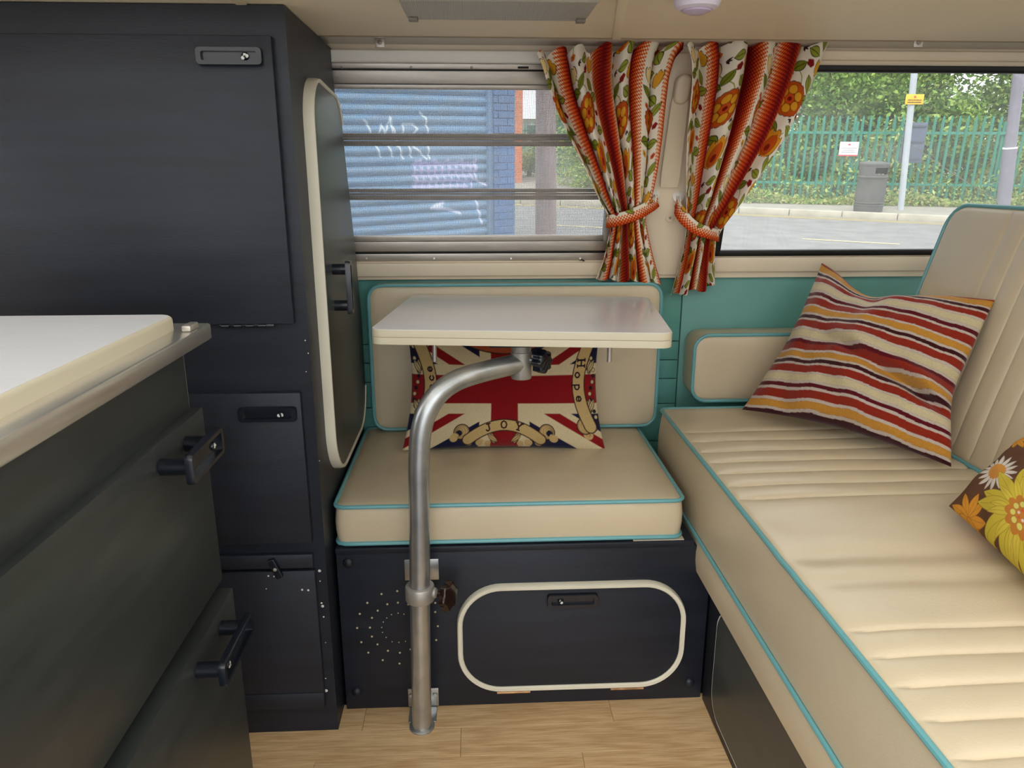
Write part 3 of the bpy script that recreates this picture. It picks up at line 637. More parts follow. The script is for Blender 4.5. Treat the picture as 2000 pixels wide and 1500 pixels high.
# ================================================================== KITCHEN UNIT (left foreground)
kt = thing('kitchen_unit', (-0.62, 0.6, 0), 'low dark kitchen unit with drawers at the left, steel edged top', 'cabinet')
KY = 1.0; KX = -0.386
MB().box(-0.88, KX-0.011, 0.02, KY, 0.05, 0.835).build('carcass', mat('cream_carcass_board', (212, 204, 182), 0.5), kt, sm=False)
MB().box(-0.86, KX-0.02, 0.03, KY-0.02, 0.0, 0.05).build('plinth', MT['black'], kt, sm=False)
MB().box(KX-0.012, KX-0.006, 0.02, KY-0.012, 0.740, 0.833, 0.001).build('fascia', MT['navy_face'], kt)
MB().box(KX-0.012, KX-0.004, 0.02, KY-0.012, 0.44, 0.50, 0.001).build('rail', MT['navy_face'], kt)
dr1 = MB().box(KX-0.013, -0.379, 0.02, KY-0.001, 0.478, 0.744, 0.0015).build('drawer', MT['navy_face'], kt)
dr2 = MB().box(KX-0.013, -0.366, 0.02, KY-0.001, 0.06, 0.463, 0.0015).build('drawer', MT['navy_face'], kt)
pull_handle(dr1, (-0.340, 0.887, 0.716), (0, 1, 0), (0, 0, 1), (1, 0, 0), w=0.112, h=0.038, post=0.038)
pull_handle(dr2, (-0.330, 0.890, 0.436), (0, 1, 0), (0, 0, 1), (1, 0, 0), w=0.125, h=0.034, post=0.035, chip=-1)
mb = MB(); mb.box(-0.88, -0.362, 0.02, 1.018, 0.836, 0.858, 0.003); mb.build('steel_top', MT['stainless'], kt)
mb = MB(); slab(mb, [(p_[0], p_[1]) for p_ in rrect(0.56, 0.98, 0.02, 6, -0.395-0.28, 0.985-0.49)], lambda a_, b_, d: (a_, b_, 0.857+d), 0.0, 0.004, 0.001); mb.build('lid_gasket', MT['black'], kt)
mb = MB(); slab(mb, rrect(0.56, 0.98, 0.022, 6, -0.392-0.28, 0.985-0.49), lambda a_, b_, d: (a_, b_, 0.858+d), 0.0, 0.018, 0.005); o = mb.build('lid', MT['lam_edge'], kt)
mb = MB(); slab(mb, rrect(0.552, 0.972, 0.018, 6, -0.392-0.28, 0.985-0.49), lambda a_, b_, d: (a_, b_, 0.8755+d), 0.0, 0.0008); mb.build('lid_top', MT['laminate'], o)
MB().box(-0.378, -0.366, 0.955, 0.985, 0.858, 0.866, 0.002).build('lid_stop', MT['alu'], kt)

# ================================================================== SEAT BASE
BX0, BX1, BY = -0.275, 0.458, 1.30
sb = thing('storage_box', (0.09, 1.53, 0), 'navy black seat base box with a rounded hatch and speaker holes', 'seat')
MB().box(BX0, BX1, BY, 1.764, 0, 0.352, 0.001).build('box', MT['navy'], sb)
MB().box(BX0, 0.42, BY-0.006, 1.764, 0.353, 0.366, 0.002).build('top_board', MT['navy'], sb)
MB().box(0.30, 0.40, BY-0.003, 1.40, 0.3665, 0.368).build('bare_edge', mat('bare_ply', (200, 190, 168), 0.6), sb, sm=False)
f = lambda a_, b_, d: (a_, BY-d, b_)
hx0, hx1, hz0, hz1 = -0.042, 0.410, 0.042, 0.276
mb = MB(); slab(mb, rrect(hx1-hx0-0.014, hz1-hz0-0.014, 0.078, 10, (hx0+hx1)/2, (hz0+hz1)/2), f, -0.001, 0.009, 0.001); ht = mb.build('hatch', MT['navy'], sb)
mb = MB(); ring_strip(mb, rrect(hx1-hx0-0.014, hz1-hz0-0.014, 0.078, 12, (hx0+hx1)/2, (hz0+hz1)/2), f, 0.011, 0.0, 0.013); mb.build('edging', MT['trim_cream'], ht)
c = U(1119, 1176, 'y', BY-0.02); pull_handle(ht, (c[0], BY-0.014, c[2]), (1, 0, 0), (0, 0, 1), (0, -1, 0), w=0.100, h=0.028, chip=-1)
for px in (1003, 1223):
    p = U(px, 1349, 'y', BY); mb = MB(); p[2] = 0.033; mb.box(p[0]-0.034, p[0]+0.034, BY-0.003, BY, p[2]-0.005, p[2]+0.002, 0.0006); mb.tube([(p[0]-0.034, BY-0.006, p[2]), (p[0]+0.034, BY-0.006, p[2])], 0.0032, 8); mb.build('hinge', MT['brass'], ht)
for px, py in ((680, 1099), (697, 1351), (1347, 1333)):
    p = U(px, py, 'y', BY); MB().lathe([(0.0105, 0), (0.010, 0.002), (0.006, 0.005), (0, 0.006)], p, (0, -1, 0), 20).build('screw_cover', MT['navy'], sb)
mb = MB(); dots = [(250, 352), (321, 308), (400, 293), (212, 407), (302, 391), (350, 359), (403, 351), (273, 427), (199, 478), (263, 476), (347, 428), (371, 411), (404, 404), (433, 409), (330, 448), (322, 475), (326, 500), (344, 525), (374, 547), (408, 550), (441, 545), (220, 549), (273, 521), (301, 560), (255, 601), (353, 592), (413, 602), (327, 639), (411, 656), (590, 398), (603, 469), (595, 538), (590, 352), (455, 360), (468, 525), (466, 585)]
for zx, zy in dots:
    p = U(620+zx*0.39, 1040+zy*0.39, 'y', BY); R_ = math.hypot(zx-420, zy-475); r_ = 0.0012 if R_ < 110 else 0.0021
    mb.lathe([(r_, 0), (r_, 0.0006), (r_*0.5, 0.0008), (0, 0.0003)], p, (0, -1, 0), 8)
o = mb.build('speaker_hole', MT['dot'], sb); o['kind'] = 'stuff'
# bench base
bb = thing('bench_box', (0.75, 1.0, 0), 'dark painted box under the long bench seat', 'bench')
MB().box(0.4605, 1.30, 0.20, 1.296, 0, 0.292, 0.001).build('box', MT['navy'], bb)
pts = rrect(0.62, 0.235, 0.05, 8, 0.93, 0.140)
mb = MB(); f = lambda a_, b_, d: (0.4605-d, a_, b_); mb.tube([f(a_, b_, 0.0008) for a_, b_ in pts], 0.0012, 5, closed=True); mb.build('hatch_edge', MT['crown_chip'], bb)
mb = MB(); slab(mb, rrect(0.61, 0.225, 0.047, 8, 0.93, 0.140)[::-1], f, 0, 0.003, 0.001); mb.build('hatch', MT['navy_face'], bb)

# ================================================================== CUSHIONS OF THE SEATS
ZS = 0.53
seat = cushion('seat_cushion', (-0.271, 1.302, 0.369), (1, 0, 0), (0, 1, 0), (0, 0, 1), 0.666, 0.452, 0.083, 0.018, MT['vinyl'], None, puff=0.006, nu=40, nv=34, wrinkle=0.0015, piping=True, pipe_back=True)
tag(seat, 'cream vinyl single seat cushion with turquoise piping, behind the pole', 'cushion')
bk = cushion('back_cushion', (-0.246, 1.7655, 0.462), (1, 0, 0), (0, 0, 1), (0, -1, 0), 0.680, 0.345, 0.052, 0.030, MT['vinyl'], None, puff=0.005, nu=40, nv=24, wrinkle=0.001, piping=True)
tag(bk, 'cream vinyl back cushion with turquoise piping against the wall, behind the table', 'cushion')
PL = [1.464, 1.407, 1.348, 1.291, 1.237, 1.182, 1.128]+[0.75, 0.70, 0.65, 0.60, 0.55, 0.50, 0.45]
bs = thing('bench', (0.7, 1.0, 0.295), 'long cream vinyl bench seat with pleats and turquoise piping', 'bench')
def bench_sag(a_, b_):
    y = b_+0.30
    return (0.25+0.75*np.clip(a_/0.05, 0, 1))*(0.007*np.sin((a_*5+b_*6))*np.exp(-((y-0.95)/0.16)**2)*0.6 - 0.004*np.exp(-((y-0.86)/0.02)**2)-0.005*np.exp(-((y-0.93)/0.025)**2))
cushion('seat_pad', (0.43, 0.30, 0.372), (1, 0, 0), (0, 1, 0), (0, 0, 1), 0.54, 1.335, 0.158, 0.012, MT['vinyl'], bs, puff=0.006, pleats=[p-0.30 for p in PL], pd=0.006, ps=0.0055, nu=56, nv=150, wrinkle=0.0018, side_bulge=0.006, piping=True, sag=bench_sag)
cushion('front_board', (0.43, 0.30, 0.295), (1, 0, 0), (0, 1, 0), (0, 0, 1), 0.50, 1.335, 0.076, 0.012, MT['vinyl'], bs, puff=0.0, nu=14, nv=30, side_bulge=0.004, piping=True)
bkr = cushion('backrest_cushion', (0.9016+0.10, 0.30, 0.512), (0.2588, 0, 0.9659), (0, 1, 0), (-0.9659, 0, 0.2588), 0.470, 1.292, 0.10, 0.05, MT['vinyl'], None, puff=0.006, pleats=[p-0.30 for p in (1.402, 1.349, 1.296, 1.243, 1.19, 1.137, 0.75, 0.70, 0.65, 0.60, 0.55)], pd=0.004, ps=0.004, nu=40, nv=120, piping=True)
tag(bkr, 'cream vinyl pleated backrest of the bench leaning beside the striped pillow', 'backrest')
bo = cushion('armrest_cushion', (0.512, 1.762, 0.536), (1, 0, 0), (0, 0, 1), (0, -1, 0), 0.44, 0.156, 0.092, 0.032, MT['vinyl'], None, puff=0.004, nu=30, nv=20, wrinkle=0.001, piping=True)
tag(bo, 'small cream vinyl armrest cushion with turquoise piping under the right window', 'cushion')

# ================================================================== TABLE ON ITS BENT POLE
tb = thing('swivel_table', (-0.12, 1.245, 0), 'white folding table top on a bent galvanised pole in front of the seat', 'table')
TA = math.radians(-6.5); TCX, TCY = 0.098, 1.468; ca, sa = math.cos(TA), math.sin(TA)
tf = lambda z0: (lambda a_, b_, d: (TCX+a_*ca-b_*sa, TCY+a_*sa+b_*ca, z0+d))
mb = MB(); slab(mb, rrect(0.532, 0.402, 0.022, 8), tf(0.777), 0, 0.0130, 0.0015); tl = mb.build('upper_leaf', MT['lam_edge'], tb)
mb = MB(); slab(mb, rrect(0.530, 0.400, 0.021, 8), tf(0.7899), 0, 0.0007); mb.build('laminate_top', MT['laminate'], tl)
mb = MB(); slab(mb, rrect(0.532, 0.402, 0.022, 8), tf(0.7635), 0, 0.0128, 0.0015); mb.build('lower_leaf', MT['lam_edge'], tb)
path = [(824, 1410, 1.242), (822, 1300, 1.242), (820, 1150, 1.242), (819, 1000, 1.242), (818, 930, 1.242), (819, 880, 1.243), (822, 845, 1.244), (829, 815, 1.247), (842, 788, 1.252), (861, 764, 1.259), (886, 746, 1.270), (915, 734, 1.284), (948, 725, 1.302), (985, 716, 1.322), (1018, 709, 1.338)]
PP = [U(a_, b_, 'y', c_) for a_, b_, c_ in path]; PP[0][2] = 0.004
def smooth_path(P, k=5):
    P = [np.array(p) for p in P]; out = []
    for i in range(len(P)-1):
        p0, p1, p2, p3 = P[max(i-1, 0)], P[i], P[i+1], P[min(i+2, len(P)-1)]
        for j in range(k):
            t_ = j/k; out.append(0.5*((2*p1)+(-p0+p2)*t_+(2*p0-5*p1+4*p2-p3)*t_*t_+(-p0+3*p1-3*p2+p3)*t_**3))
    out.append(P[-1]); return out
sp = smooth_path(PP)
MB().tube(sp, 0.0190, 24).build('pole', MT['steel'], tb)
hx, hy = PP[-1][0], PP[-1][1]
hb_ = U(1022, 738, 'y', hy)[2]
MB().lathe([(0.0185, hb_), (0.0195, hb_+0.003), (0.0195, 0.738), (0.018, 0.739), (0.018, 0.741), (0.0185, 0.742), (0.0185, 0.764)], (hx, hy, 0), (0, 0, 1), 24).build('socket', MT['cast'], tb)
MB().box(hx-0.06, hx+0.06, hy-0.05, hy+0.05, 0.757, 0.7635, 0.001).build('mount_plate', MT['black'], tb)
kc = U(1060, 706, 'y', hy-0.02)
def knob(name, c, axis, r, th, lobes, m, parent):
    ax = np.array(axis, float); ax /= np.linalg.norm(ax); u_ = np.cross(ax, [0, 0, 1]); u_ /= np.linalg.norm(u_); w_ = np.cross(ax, u_)
    out = [(r*(1+0.09*math.cos(lobes*2*PI*k/64))*math.cos(2*PI*k/64), r*(1+0.09*math.cos(lobes*2*PI*k/64))*math.sin(2*PI*k/64)) for k in range(64)]
    mb = MB(); slab(mb, out, lambda a_, b_, d: np.array(c)+u_*a_+w_*b_+ax*d, -th/2, th/2, th*0.35); return mb.build(name, m, parent)
kb = knob('knob', kc, (0.75, -0.65, 0), 0.021, 0.020, 8, MT['black_gloss'], tb)
MB().tube([kc, (hx, hy, kc[2])], 0.005, 10).build('screw', MT['steel'], kb)
for px in (849, 1190):
    p = U(px, 700, 'y', 1.30+0.05*(px < 1000)); o = MB().tube([p+np.array([0, 0, -0.006]), (p[0], p[1], 0.758)], 0.0045, 12).build('leaf_stay', MT['alu'], tb)
    MB().box(p[0]-0.014, p[0]+0.006, p[1]-0.006, p[1]+0.02, 0.757, 0.7635, 0.001).build('stay_bracket', MT['alu_old'], o)
# wall brackets of the pole, screwed to the seat base
def pole_bracket(z, foot):
    px_, py_ = (np.array(min(sp, key=lambda q: abs(q[2]-z))))[:2]
    t_ = thing('pole_bracket', (px_, BY, z), 'galvanised foot bracket holding the bottom of the table pole' if foot else 'galvanised ring clamp holding the table pole with a brown knob', 'bracket', None)
    mb = MB(); w_ = 0.031
    if foot: mb.box(px_-w_, px_+w_, BY-0.004, BY-0.0005, 0.004, 0.046, 0.001); mb.box(px_-w_*0.9, px_+w_*0.9, py_+0.01, BY-0.002, 0.0005, 0.0035, 0.001)
    else: mb.box(px_-w_-0.002, px_+w_+0.002, BY-0.004, BY-0.0005, z-0.005, z+0.04, 0.001)
    mb.build('plate', MT['steel'], t_)
    if foot:
        mb = MB()
        for s_ in (-1, 1): MB().lathe([(0.005, 0), (0.004, 0.003), (0, 0.003)], (px_+s_*0.024, BY-0.004, 0.032), (0, -1, 0), 12).build('screw', MT['steel'], t_)
        mb.lathe([(0.025, 0.0), (0.025, 0.003), (0.021, 0.0055), (0.0195, 0.0055), (0.0195, 0.004)], (px_, py_, 0.0), (0, 0, 1), 28); mb.build('foot_ring', MT['steel'], t_)
        return
    R0 = 0.0195
    mb = MB(); mb.lathe([(R0, z-0.014), (R0+0.007, z-0.013), (R0+0.008, z-0.010), (R0+0.008, z+0.013), (R0+0.0065, z+0.016), (R0, z+0.017), (R0, z-0.014)], (px_, py_, 0), (0, 0, 1), 32)
    mb.box(px_-0.012, px_+0.012, py_+0.018, BY-0.003, z-0.01, z+0.02, 0.002); mb.build('clamp_ring', MT['cast'], t_)
    MB().lathe([(0.010, 0.018), (0.010, 0.030), (0.006, 0.034)], (px_, py_, z+0.002), (1, -0.15, 0), 16).build('boss', MT['cast'], t_)
    k_ = knob('knob', (px_+0.054, py_-0.012, z-0.001), (0.88, -0.42, 0.1), 0.0265, 0.012, 6, MT['brown'], t_)
    MB().tube([(px_+0.026, py_-0.004, z+0.001), (px_+0.053, py_-0.011, z)], 0.006, 10).build('screw', MT['brown'], k_)
pole_bracket(U(822, 1158, 'y', 1.242)[2], False); pole_bracket(0.0, True)
# ================================================================== PILLOWS
def pillow(name, c00, c10, c11, c01, th, m, colf, nrm, nu=160, nv=160, pinch=0.06, wr=0.003, fold=None, label=None, cat='cushion', ws=7.0, dip=0.0):
    """corners: c00 low-left, c10 low-right, c11 high-right, c01 high-left as seen from its front; nrm points to the front"""
    C00, C10, C11, C01 = (np.array(v, float) for v in (c00, c10, c11, c01)); N = np.array(nrm, float); N /= np.linalg.norm(N)
    u = np.linspace(0, 1, nu); v = np.linspace(0, 1, nv); Ug, Vg = np.meshgrid(u, v, indexing='ij')
    up = Ug+pinch*(0.5-Ug)*2*np.sin(PI*Vg)*0.5; vp = Vg+pinch*(0.5-Vg)*2*np.sin(PI*Ug)*0.5
    P = ((1-up)*(1-vp))[..., None]*C00+(up*(1-vp))[..., None]*C10+(up*vp)[..., None]*C11+((1-up)*vp)[..., None]*C01
    if dip: P = P-(dip*np.exp(-((Ug-0.40)/0.24)**2)*Vg**5)[..., None]*(C01-C00)+(0.2*dip*np.exp(-((Vg-0.4)/0.2)**2)*Ug**6)[..., None]*(C10-C00)*-1
    prof = (np.clip(4*Ug*(1-Ug), 0, 1)**0.55)*(np.clip(4*Vg*(1-Vg), 0, 1)**0.55)
    nz_ = np.array([[noise.noise(Vector((a*ws, b*ws, 5.3)))+0.5*noise.noise(Vector((a*ws*2.3, b*ws*2.3, 1.3))) for b in v[::4]] for a in u[::4]])
    iu = np.clip(np.arange(nu)/4, 0, nz_.shape[0]-1.001); iv = np.clip(np.arange(nv)/4, 0, nz_.shape[1]-1.001)
    i0 = iu.astype(int); j0 = iv.astype(int); fu = (iu-i0)[:, None]; fv = (iv-j0)[None, :]
    z_ = (nz_[i0][:, j0]*(1-fu)*(1-fv)+nz_[i0+1][:, j0]*fu*(1-fv)+nz_[i0][:, j0+1]*(1-fu)*fv+nz_[i0+1][:, j0+1]*fu*fv)
    fr = th/2*prof+wr*z_*np.clip(prof*3, 0, 1)
    if fold is not None: fr = fr+fold(Ug, Vg)*np.clip(prof*2, 0, 1)
    pf = P+fr[..., None]*N; pb = P-(th/2*prof)[..., None]*N
    V = np.concatenate([pf.reshape(-1, 3), pb.reshape(-1, 3)]); F = np.concatenate([grid_faces(nu, nv), grid_faces(nu, nv, nu*nv, flip=True)])
    col = colf(Ug, Vg).reshape(-1, 3); col = np.concatenate([col, col])
    o = mesh(name, V, F, m, None, smooth=True, col=col)
    bm = bmesh.new(); bm.from_mesh(o.data); bmesh.ops.remove_doubles(bm, verts=bm.verts, dist=1e-5); bmesh.ops.recalc_face_normals(bm, faces=bm.faces); bm.to_mesh(o.data); bm.free()
    tag(o, label, cat); return o
# striped pillow ------------------------------------------------------
WHT, RST, GLD, CRM, DRK, MAR = (206, 190, 178), (150, 44, 26), (206, 146, 58), (216, 200, 160), (66, 20, 26), (96, 16, 30)
SEQ = [(DRK, 2.2), (WHT, 1.6), (GLD, 4.2), (WHT, 1.8), (RST, 4.8), (WHT, 1.8), (MAR, 2.4), (WHT, 1.6), (CRM, 4.4), (WHT, 1.2), (RST, 4.4), (WHT, 1.4), (DRK, 2.4), (WHT, 1.4), (GLD, 3.6), (WHT, 1.6), (RST, 4.2), (MAR, 2.2), (WHT, 1.6), (CRM, 5.2), (WHT, 1.8), (RST, 4.6), (WHT, 1.4), (DRK, 2.4), (WHT, 1.6), (GLD, 4.4), (WHT, 1.4), (RST, 5.0), (WHT, 1.6), (MAR, 2.6), (WHT, 2.0), (CRM, 5.0), (WHT, 1.4), (RST, 3.6), (WHT, 1.4), (DRK, 2.0), (WHT, 1.2), (GLD, 4.4), (RST, 1.2)]
tot = sum(w_ for _, w_ in SEQ); cum = np.cumsum([0]+[w_ for _, w_ in SEQ])/tot; SQC = np.array([lin(c) for c, _ in SEQ])
def stripes(Ug, Vg):
    t_ = np.clip(Vg+0.006*np.sin(Ug*9)+0.003*np.sin(Ug*31), 0, 0.9999); idx = np.clip(np.searchsorted(cum, t_, side='right')-1, 0, len(SEQ)-1)
    c = SQC[idx]; d = np.abs(((t_-cum[idx])/(cum[idx+1]-cum[idx]))-0.5)*2
    c = c*(0.90+0.10*rng.random(t_.shape))[..., None]; line = (d > 0.9)&(SQC[idx][..., 0] > 0.5)
    return np.where(line[..., None], c*0.8, c)
bl = U(1449, 800, 'z', 0.548); br = U(1858, 912, 'z', 0.548)
r_ = ray(1943, 586); xo = 0.905-0.268*0.535-0.012; tt = (xo+0.268*CAM_H)/(r_[0]-0.268*r_[2]); tr = CC+r_*tt
tl = UWp(1606, 512, 0.055)
nrm = np.cross(br-bl, tl-bl); nrm = nrm*np.sign(np.dot(nrm, CC-bl))
def fold1(u_, v_):
    s_ = (v_-(0.60-0.33*u_)); s2 = (v_-(0.34+0.02*u_))
    return -0.022*np.exp(-(s_/0.035)**2)*np.clip(u_*1.3-0.1, 0, 1)+0.016*np.exp(-((s_-0.08)/0.06)**2)*np.clip(u_*1.2, 0, 1)-0.006*np.exp(-((u_-0.45)/0.05)**2)*np.clip((v_-0.6)*3, 0, 1)
ctr = (bl+br+tl+tr)/4; N_ = nrm/np.linalg.norm(nrm)
pillow('striped_pillow', bl, br, tr, tl, 0.13, MT['weave'], stripes, nrm, 220, 280, 0.10, 0.011, fold1, 'square pillow with rust, gold, cream and maroon stripes on the bench', ws=5, dip=0.10)
# union flag pillow ---------------------------------------------------
FR, FW_, FB, BAN = (140, 20, 24), (220, 202, 164), (24, 26, 60), (204, 174, 118)
def flag(Ug, Vg):
    A_ = 1.72; X = Ug*A_; Y = Vg                    # X 0..A_, Y 0..1 upwards
    cx_, cy_ = 0.497*A_, 0.51; aa = 0.006
    img = np.ones(X.shape+(3,))*np.array(lin(FB)); sl = 1.0/A_
    L_ = math.hypot(1, sl)
    d1 = ((Y-cy_)-(X-cx_)*sl)/L_; d2 = ((Y-cy_)+(X-cx_)*sl)/L_
    for d in (d1, d2): img = over(img, (0.125-np.abs(d))/aa+0.5, FW_)
    s1 = np.where(X > cx_, -1, 1); s2 = np.where(X > cx_, 1, -1)
    img = over(img, (0.037-np.abs(d1-0.037*s1*1.0))/aa+0.5, FR); img = over(img, (0.037-np.abs(d2-0.037*s2))/aa+0.5, FR)
    img = over(img, (0.5*0.257*A_-np.abs(X-cx_))/aa+0.5, FW_); img = over(img, (0.205-np.abs(Y-cy_))/aa+0.5, FW_)
    img = over(img, (0.5*0.140*A_-np.abs(X-cx_))/aa+0.5, FR); img = over(img, (0.118-np.abs(Y-cy_))/aa+0.5, FR)
    OUT = (52, 32, 30)
    def banner(img, P, wd, col=BAN):
        D = np.full(X.shape, 9.0)
        for a, b in zip(P[:-1], P[1:]): D = np.minimum(D, seg_d(X, Y, a[0], a[1], b[0], b[1]))
        img = over(img, (wd+0.010-D)/aa+0.5, OUT); return over(img, (wd-D)/aa+0.5, col)
    def curl(img, cx0, cy0, r, ph=0.0, col=BAN, turns=1.6):
        for k in range(22):
            a = ph+turns*2*PI*k/22; rr = r*(1-k/26); a2 = ph+turns*2*PI*(k+1)/22; r2 = r*(1-(k+1)/26)
            img = over(img, (0.011-seg_d(X, Y, cx0+rr*math.cos(a), cy0+rr*math.sin(a), cx0+r2*math.cos(a2), cy0+r2*math.sin(a2)))/aa+0.5, col)
        return img
    def scrolls(img, cx0, cy0, sx_, sy_):            # a rolled ribbon end with hatching
        img = disc(img, X, Y, cx0, cy0, 0.062, BAN, OUT, ow=0.01, aa=aa)
        for k in range(4): img = over(img, (0.003-np.abs(np.hypot(X-cx0-0.01*k*sx_, Y-cy0)-0.055+0.012*k))/aa+0.3, (130, 96, 62))
        return disc(img, X, Y, cx0+0.022*sx_, cy0+0.012*sy_, 0.022, FB, OUT, ow=0.006, aa=aa)
    # dark floral scatter with leaves at the sides
    for sx_ in (0, 1):
        bx = 0.05 if sx_ == 0 else A_-0.05
        for k in range(16):
            yy = 0.18+0.72*k/15; jx = 0.02*math.sin(k*2.3)
            img = disc(img, X, Y, bx+jx, yy, 0.017, (36, 24, 30), None, aa=aa) if k % 2 else disc(img, X, Y, bx-jx, yy, 0.014, (214, 190, 140), OUT, ow=0.005, aa=aa)
        for yy, an in ((0.40, -0.9), (0.66, 0.9)):
            xx = 0.075 if sx_ == 0 else A_-0.075; s_ = 1 if sx_ == 0 else -1
            for dd in (-0.5, 0.0, 0.5): img = leaf(img, X, Y, xx+0.03*math.cos(PI/2+s_*dd), yy+(0.03 if yy > .5 else -0.03)*1.0, PI/2+s_*dd, 0.11, 0.036, (208, 186, 136), OUT, ow=0.007, aa=aa)
    for (xx, yy) in ((0.10, 0.13), (A_-0.12, 0.13)): img = curl(img, xx, yy, 0.05, 0.5)
    # side banners
    def arcpts(side):
        P = []
        for k in range(13):
            t_ = k/12; y_ = 0.20+0.68*t_; b_ = math.sin(PI*t_); x_ = 0.095+0.085*b_
            P.append((A_-x_, y_) if side else (x_, y_))
        return P
    for side in (0, 1):
        img = scrolls(img, A_-0.15 if side else 0.15, 0.20, 1 if side else -1, 1); img = scrolls(img, A_-0.13 if side else 0.13, 0.90, 1 if side else -1, -1)
        img = banner(img, arcpts(side), 0.052)
    for k, ch in enumerate('Hope'):
        y_ = 0.715-0.098*k; t_ = (y_-0.20)/0.68; x_ = A_-0.095-0.085*math.sin(PI*t_)
        img = glyph(img, X, Y, ch, x_-0.022-0.012, y_+0.03, (0, -1), (1, 0), 0.068, (40, 24, 40), 0.0065)
    for k, ch in enumerate('Peace'):
        y_ = 0.395+0.072*k; t_ = (y_-0.20)/0.68; x_ = 0.095+0.085*math.sin(PI*t_)
        img = glyph(img, X, Y, ch, x_+0.022+0.012, y_-0.03, (0, 1), (-1, 0), 0.060, (40, 24, 40), 0.0065)
    # lower banner
    for s_ in (-1, 1):
        img = scrolls(img, cx_+s_*0.37, 0.145, s_, -1)
        for k, (dx, dy, r) in enumerate(((0.43, 0.09, 0.035), (0.30, 0.05, 0.03), (0.21, 0.045, 0.028), (0.14, 0.035, 0.02))): img = disc(img, X, Y, cx_+s_*dx, dy, r*0.6, (30, 22, 40), None, aa=aa); img = curl(img, cx_+s_*dx, dy, r, s_*0.8+1.5)
        for dd in (0.3, 0.9): img = leaf(img, X, Y, cx_+s_*0.10, 0.085, PI/2-s_*dd, 0.10, 0.035, BAN, OUT, ow=0.006, aa=aa)
    P = [(cx_+0.31*k/8, 0.205-0.13*(k/8)**2-0.0*k) for k in range(-8, 9)]
    img = banner(img, P, 0.044)
    for ch, dx, tl_ in (('J', -0.155, 0.28), ('O', -0.03, 0.0), ('Y', 0.095, -0.28)):
        c_, s_ = math.cos(tl_), math.sin(tl_); img = glyph(img, X, Y, ch, cx_+dx, 0.178-0.10*(dx/0.2)**2*0.5, (c_, s_), (-s_, c_), 0.062, (52, 22, 30), 0.0065)
    # top banner, mostly behind the table
    img = banner(img, [(cx_+0.31*k/8, 0.86+0.06*(k/8)**2) for k in range(-8, 9)], 0.04, (176, 84, 54))
    st = ((X*90).astype(int)+(Y*90).astype(int)) % 2
    return img*(0.93+0.07*st)[..., None]
fz = 0.468
fbl, fbr = U(790, 866, 'z', fz), U(1176, 866, 'z', fz); fy = (fbl[1]+fbr[1])/2-0.012
fbl = U(786, 880, 'y', fy); fbr = U(1182, 880, 'y', fy)
ftl = U(795, 640, 'y', fy+0.065); ftr = U(1172, 640, 'y', fy+0.065)
pillow('flag_pillow', fbl, fbr, ftr, ftl, 0.085, MT['weave'], flag, (0, -1, 0.2), 420, 250, 0.07, 0.004, None, 'red, white and blue flag pillow with Peace, Joy and Hope banners under the table', ws=4)
# brown floral pillow --------------------------------------------------
def brownflower(Ug, Vg):
    X, Y = Ug*0.40, Vg*0.40; aa = 0.0012
    img = np.ones(X.shape+(3,))*np.array(lin((98, 64, 42)))
    def petals(img, cx, cy, n_, r0, r1, wd, col, out, ph=0.0):
        for k in range(n_):
            a = ph+2*PI*k/n_+0.12*math.sin(k*2.1); rm = (r0+r1)/2; img = leaf(img, X, Y, cx+rm*math.cos(a), cy+rm*math.sin(a), a, (r1-r0)*(1+0.1*math.sin(k*3.3)), wd, col, out, ow=0.0010, aa=aa)
        return img
    for (cx, cy, ph) in ((0.075, 0.004, 0.2), (0.03, 0.30, 0.3), (0.36, 0.30, 1.0), (0.37, 0.02, 0.6)):
        img = petals(img, cx, cy, 9, 0.0, 0.062, 0.020, (214, 146, 48), (150, 90, 34), ph)
    for (cx, cy) in ((0.088, 0.150), (0.12, 0.37), (0.36, 0.22)):
        img = petals(img, cx, cy, 24, 0.012, 0.064, 0.0105, (228, 218, 206), (150, 124, 106)); img = disc(img, X, Y, cx, cy, 0.026, (208, 142, 62), None, lobes=14, amp=0.1, aa=aa)
    for (cx, cy) in ((0.225, 0.085), (0.26, 0.36)):
        img = petals(img, cx, cy, 15, 0.016, 0.138, 0.040, (206, 184, 62), (128, 96, 30), 0.15); img = petals(img, cx, cy, 15, 0.016, 0.10, 0.018, (214, 190, 70), (160, 120, 36), 0.33)
        img = disc(img, X, Y, cx, cy, 0.040, (192, 122, 48), None, lobes=11, amp=0.25, aa=aa)
        for k in range(9): a = 2*PI*k/9; img = disc(img, X, Y, cx+0.026*math.cos(a), cy+0.026*math.sin(a), 0.0072, (216, 204, 104), (150, 90, 40), ow=0.0008, aa=aa)
        for k in range(6): a = 2*PI*k/6; img = disc(img, X, Y, cx+0.011*math.cos(a), cy+0.011*math.sin(a), 0.0036, (232, 200, 190) if k % 2 else (206, 90, 60), None, aa=aa)
    return img
A_ = U(1853, 988, 'z', 0.560); B_ = U(2110, 1235, 'z', 0.555); zD = 0.70
D_ = U(2022, 838, 'x', 0.905); Cc = B_+(D_-A_)
nb = np.cross(B_-A_, D_-A_); nb = nb*np.sign(nb[2])
pillow('flowered_pillow', A_, B_, Cc, D_, 0.12, MT['cloth'], brownflower, nb, 300, 300, 0.05, 0.006, None, 'brown pillow printed with yellow flowers and white daisies on the bench', ws=4)

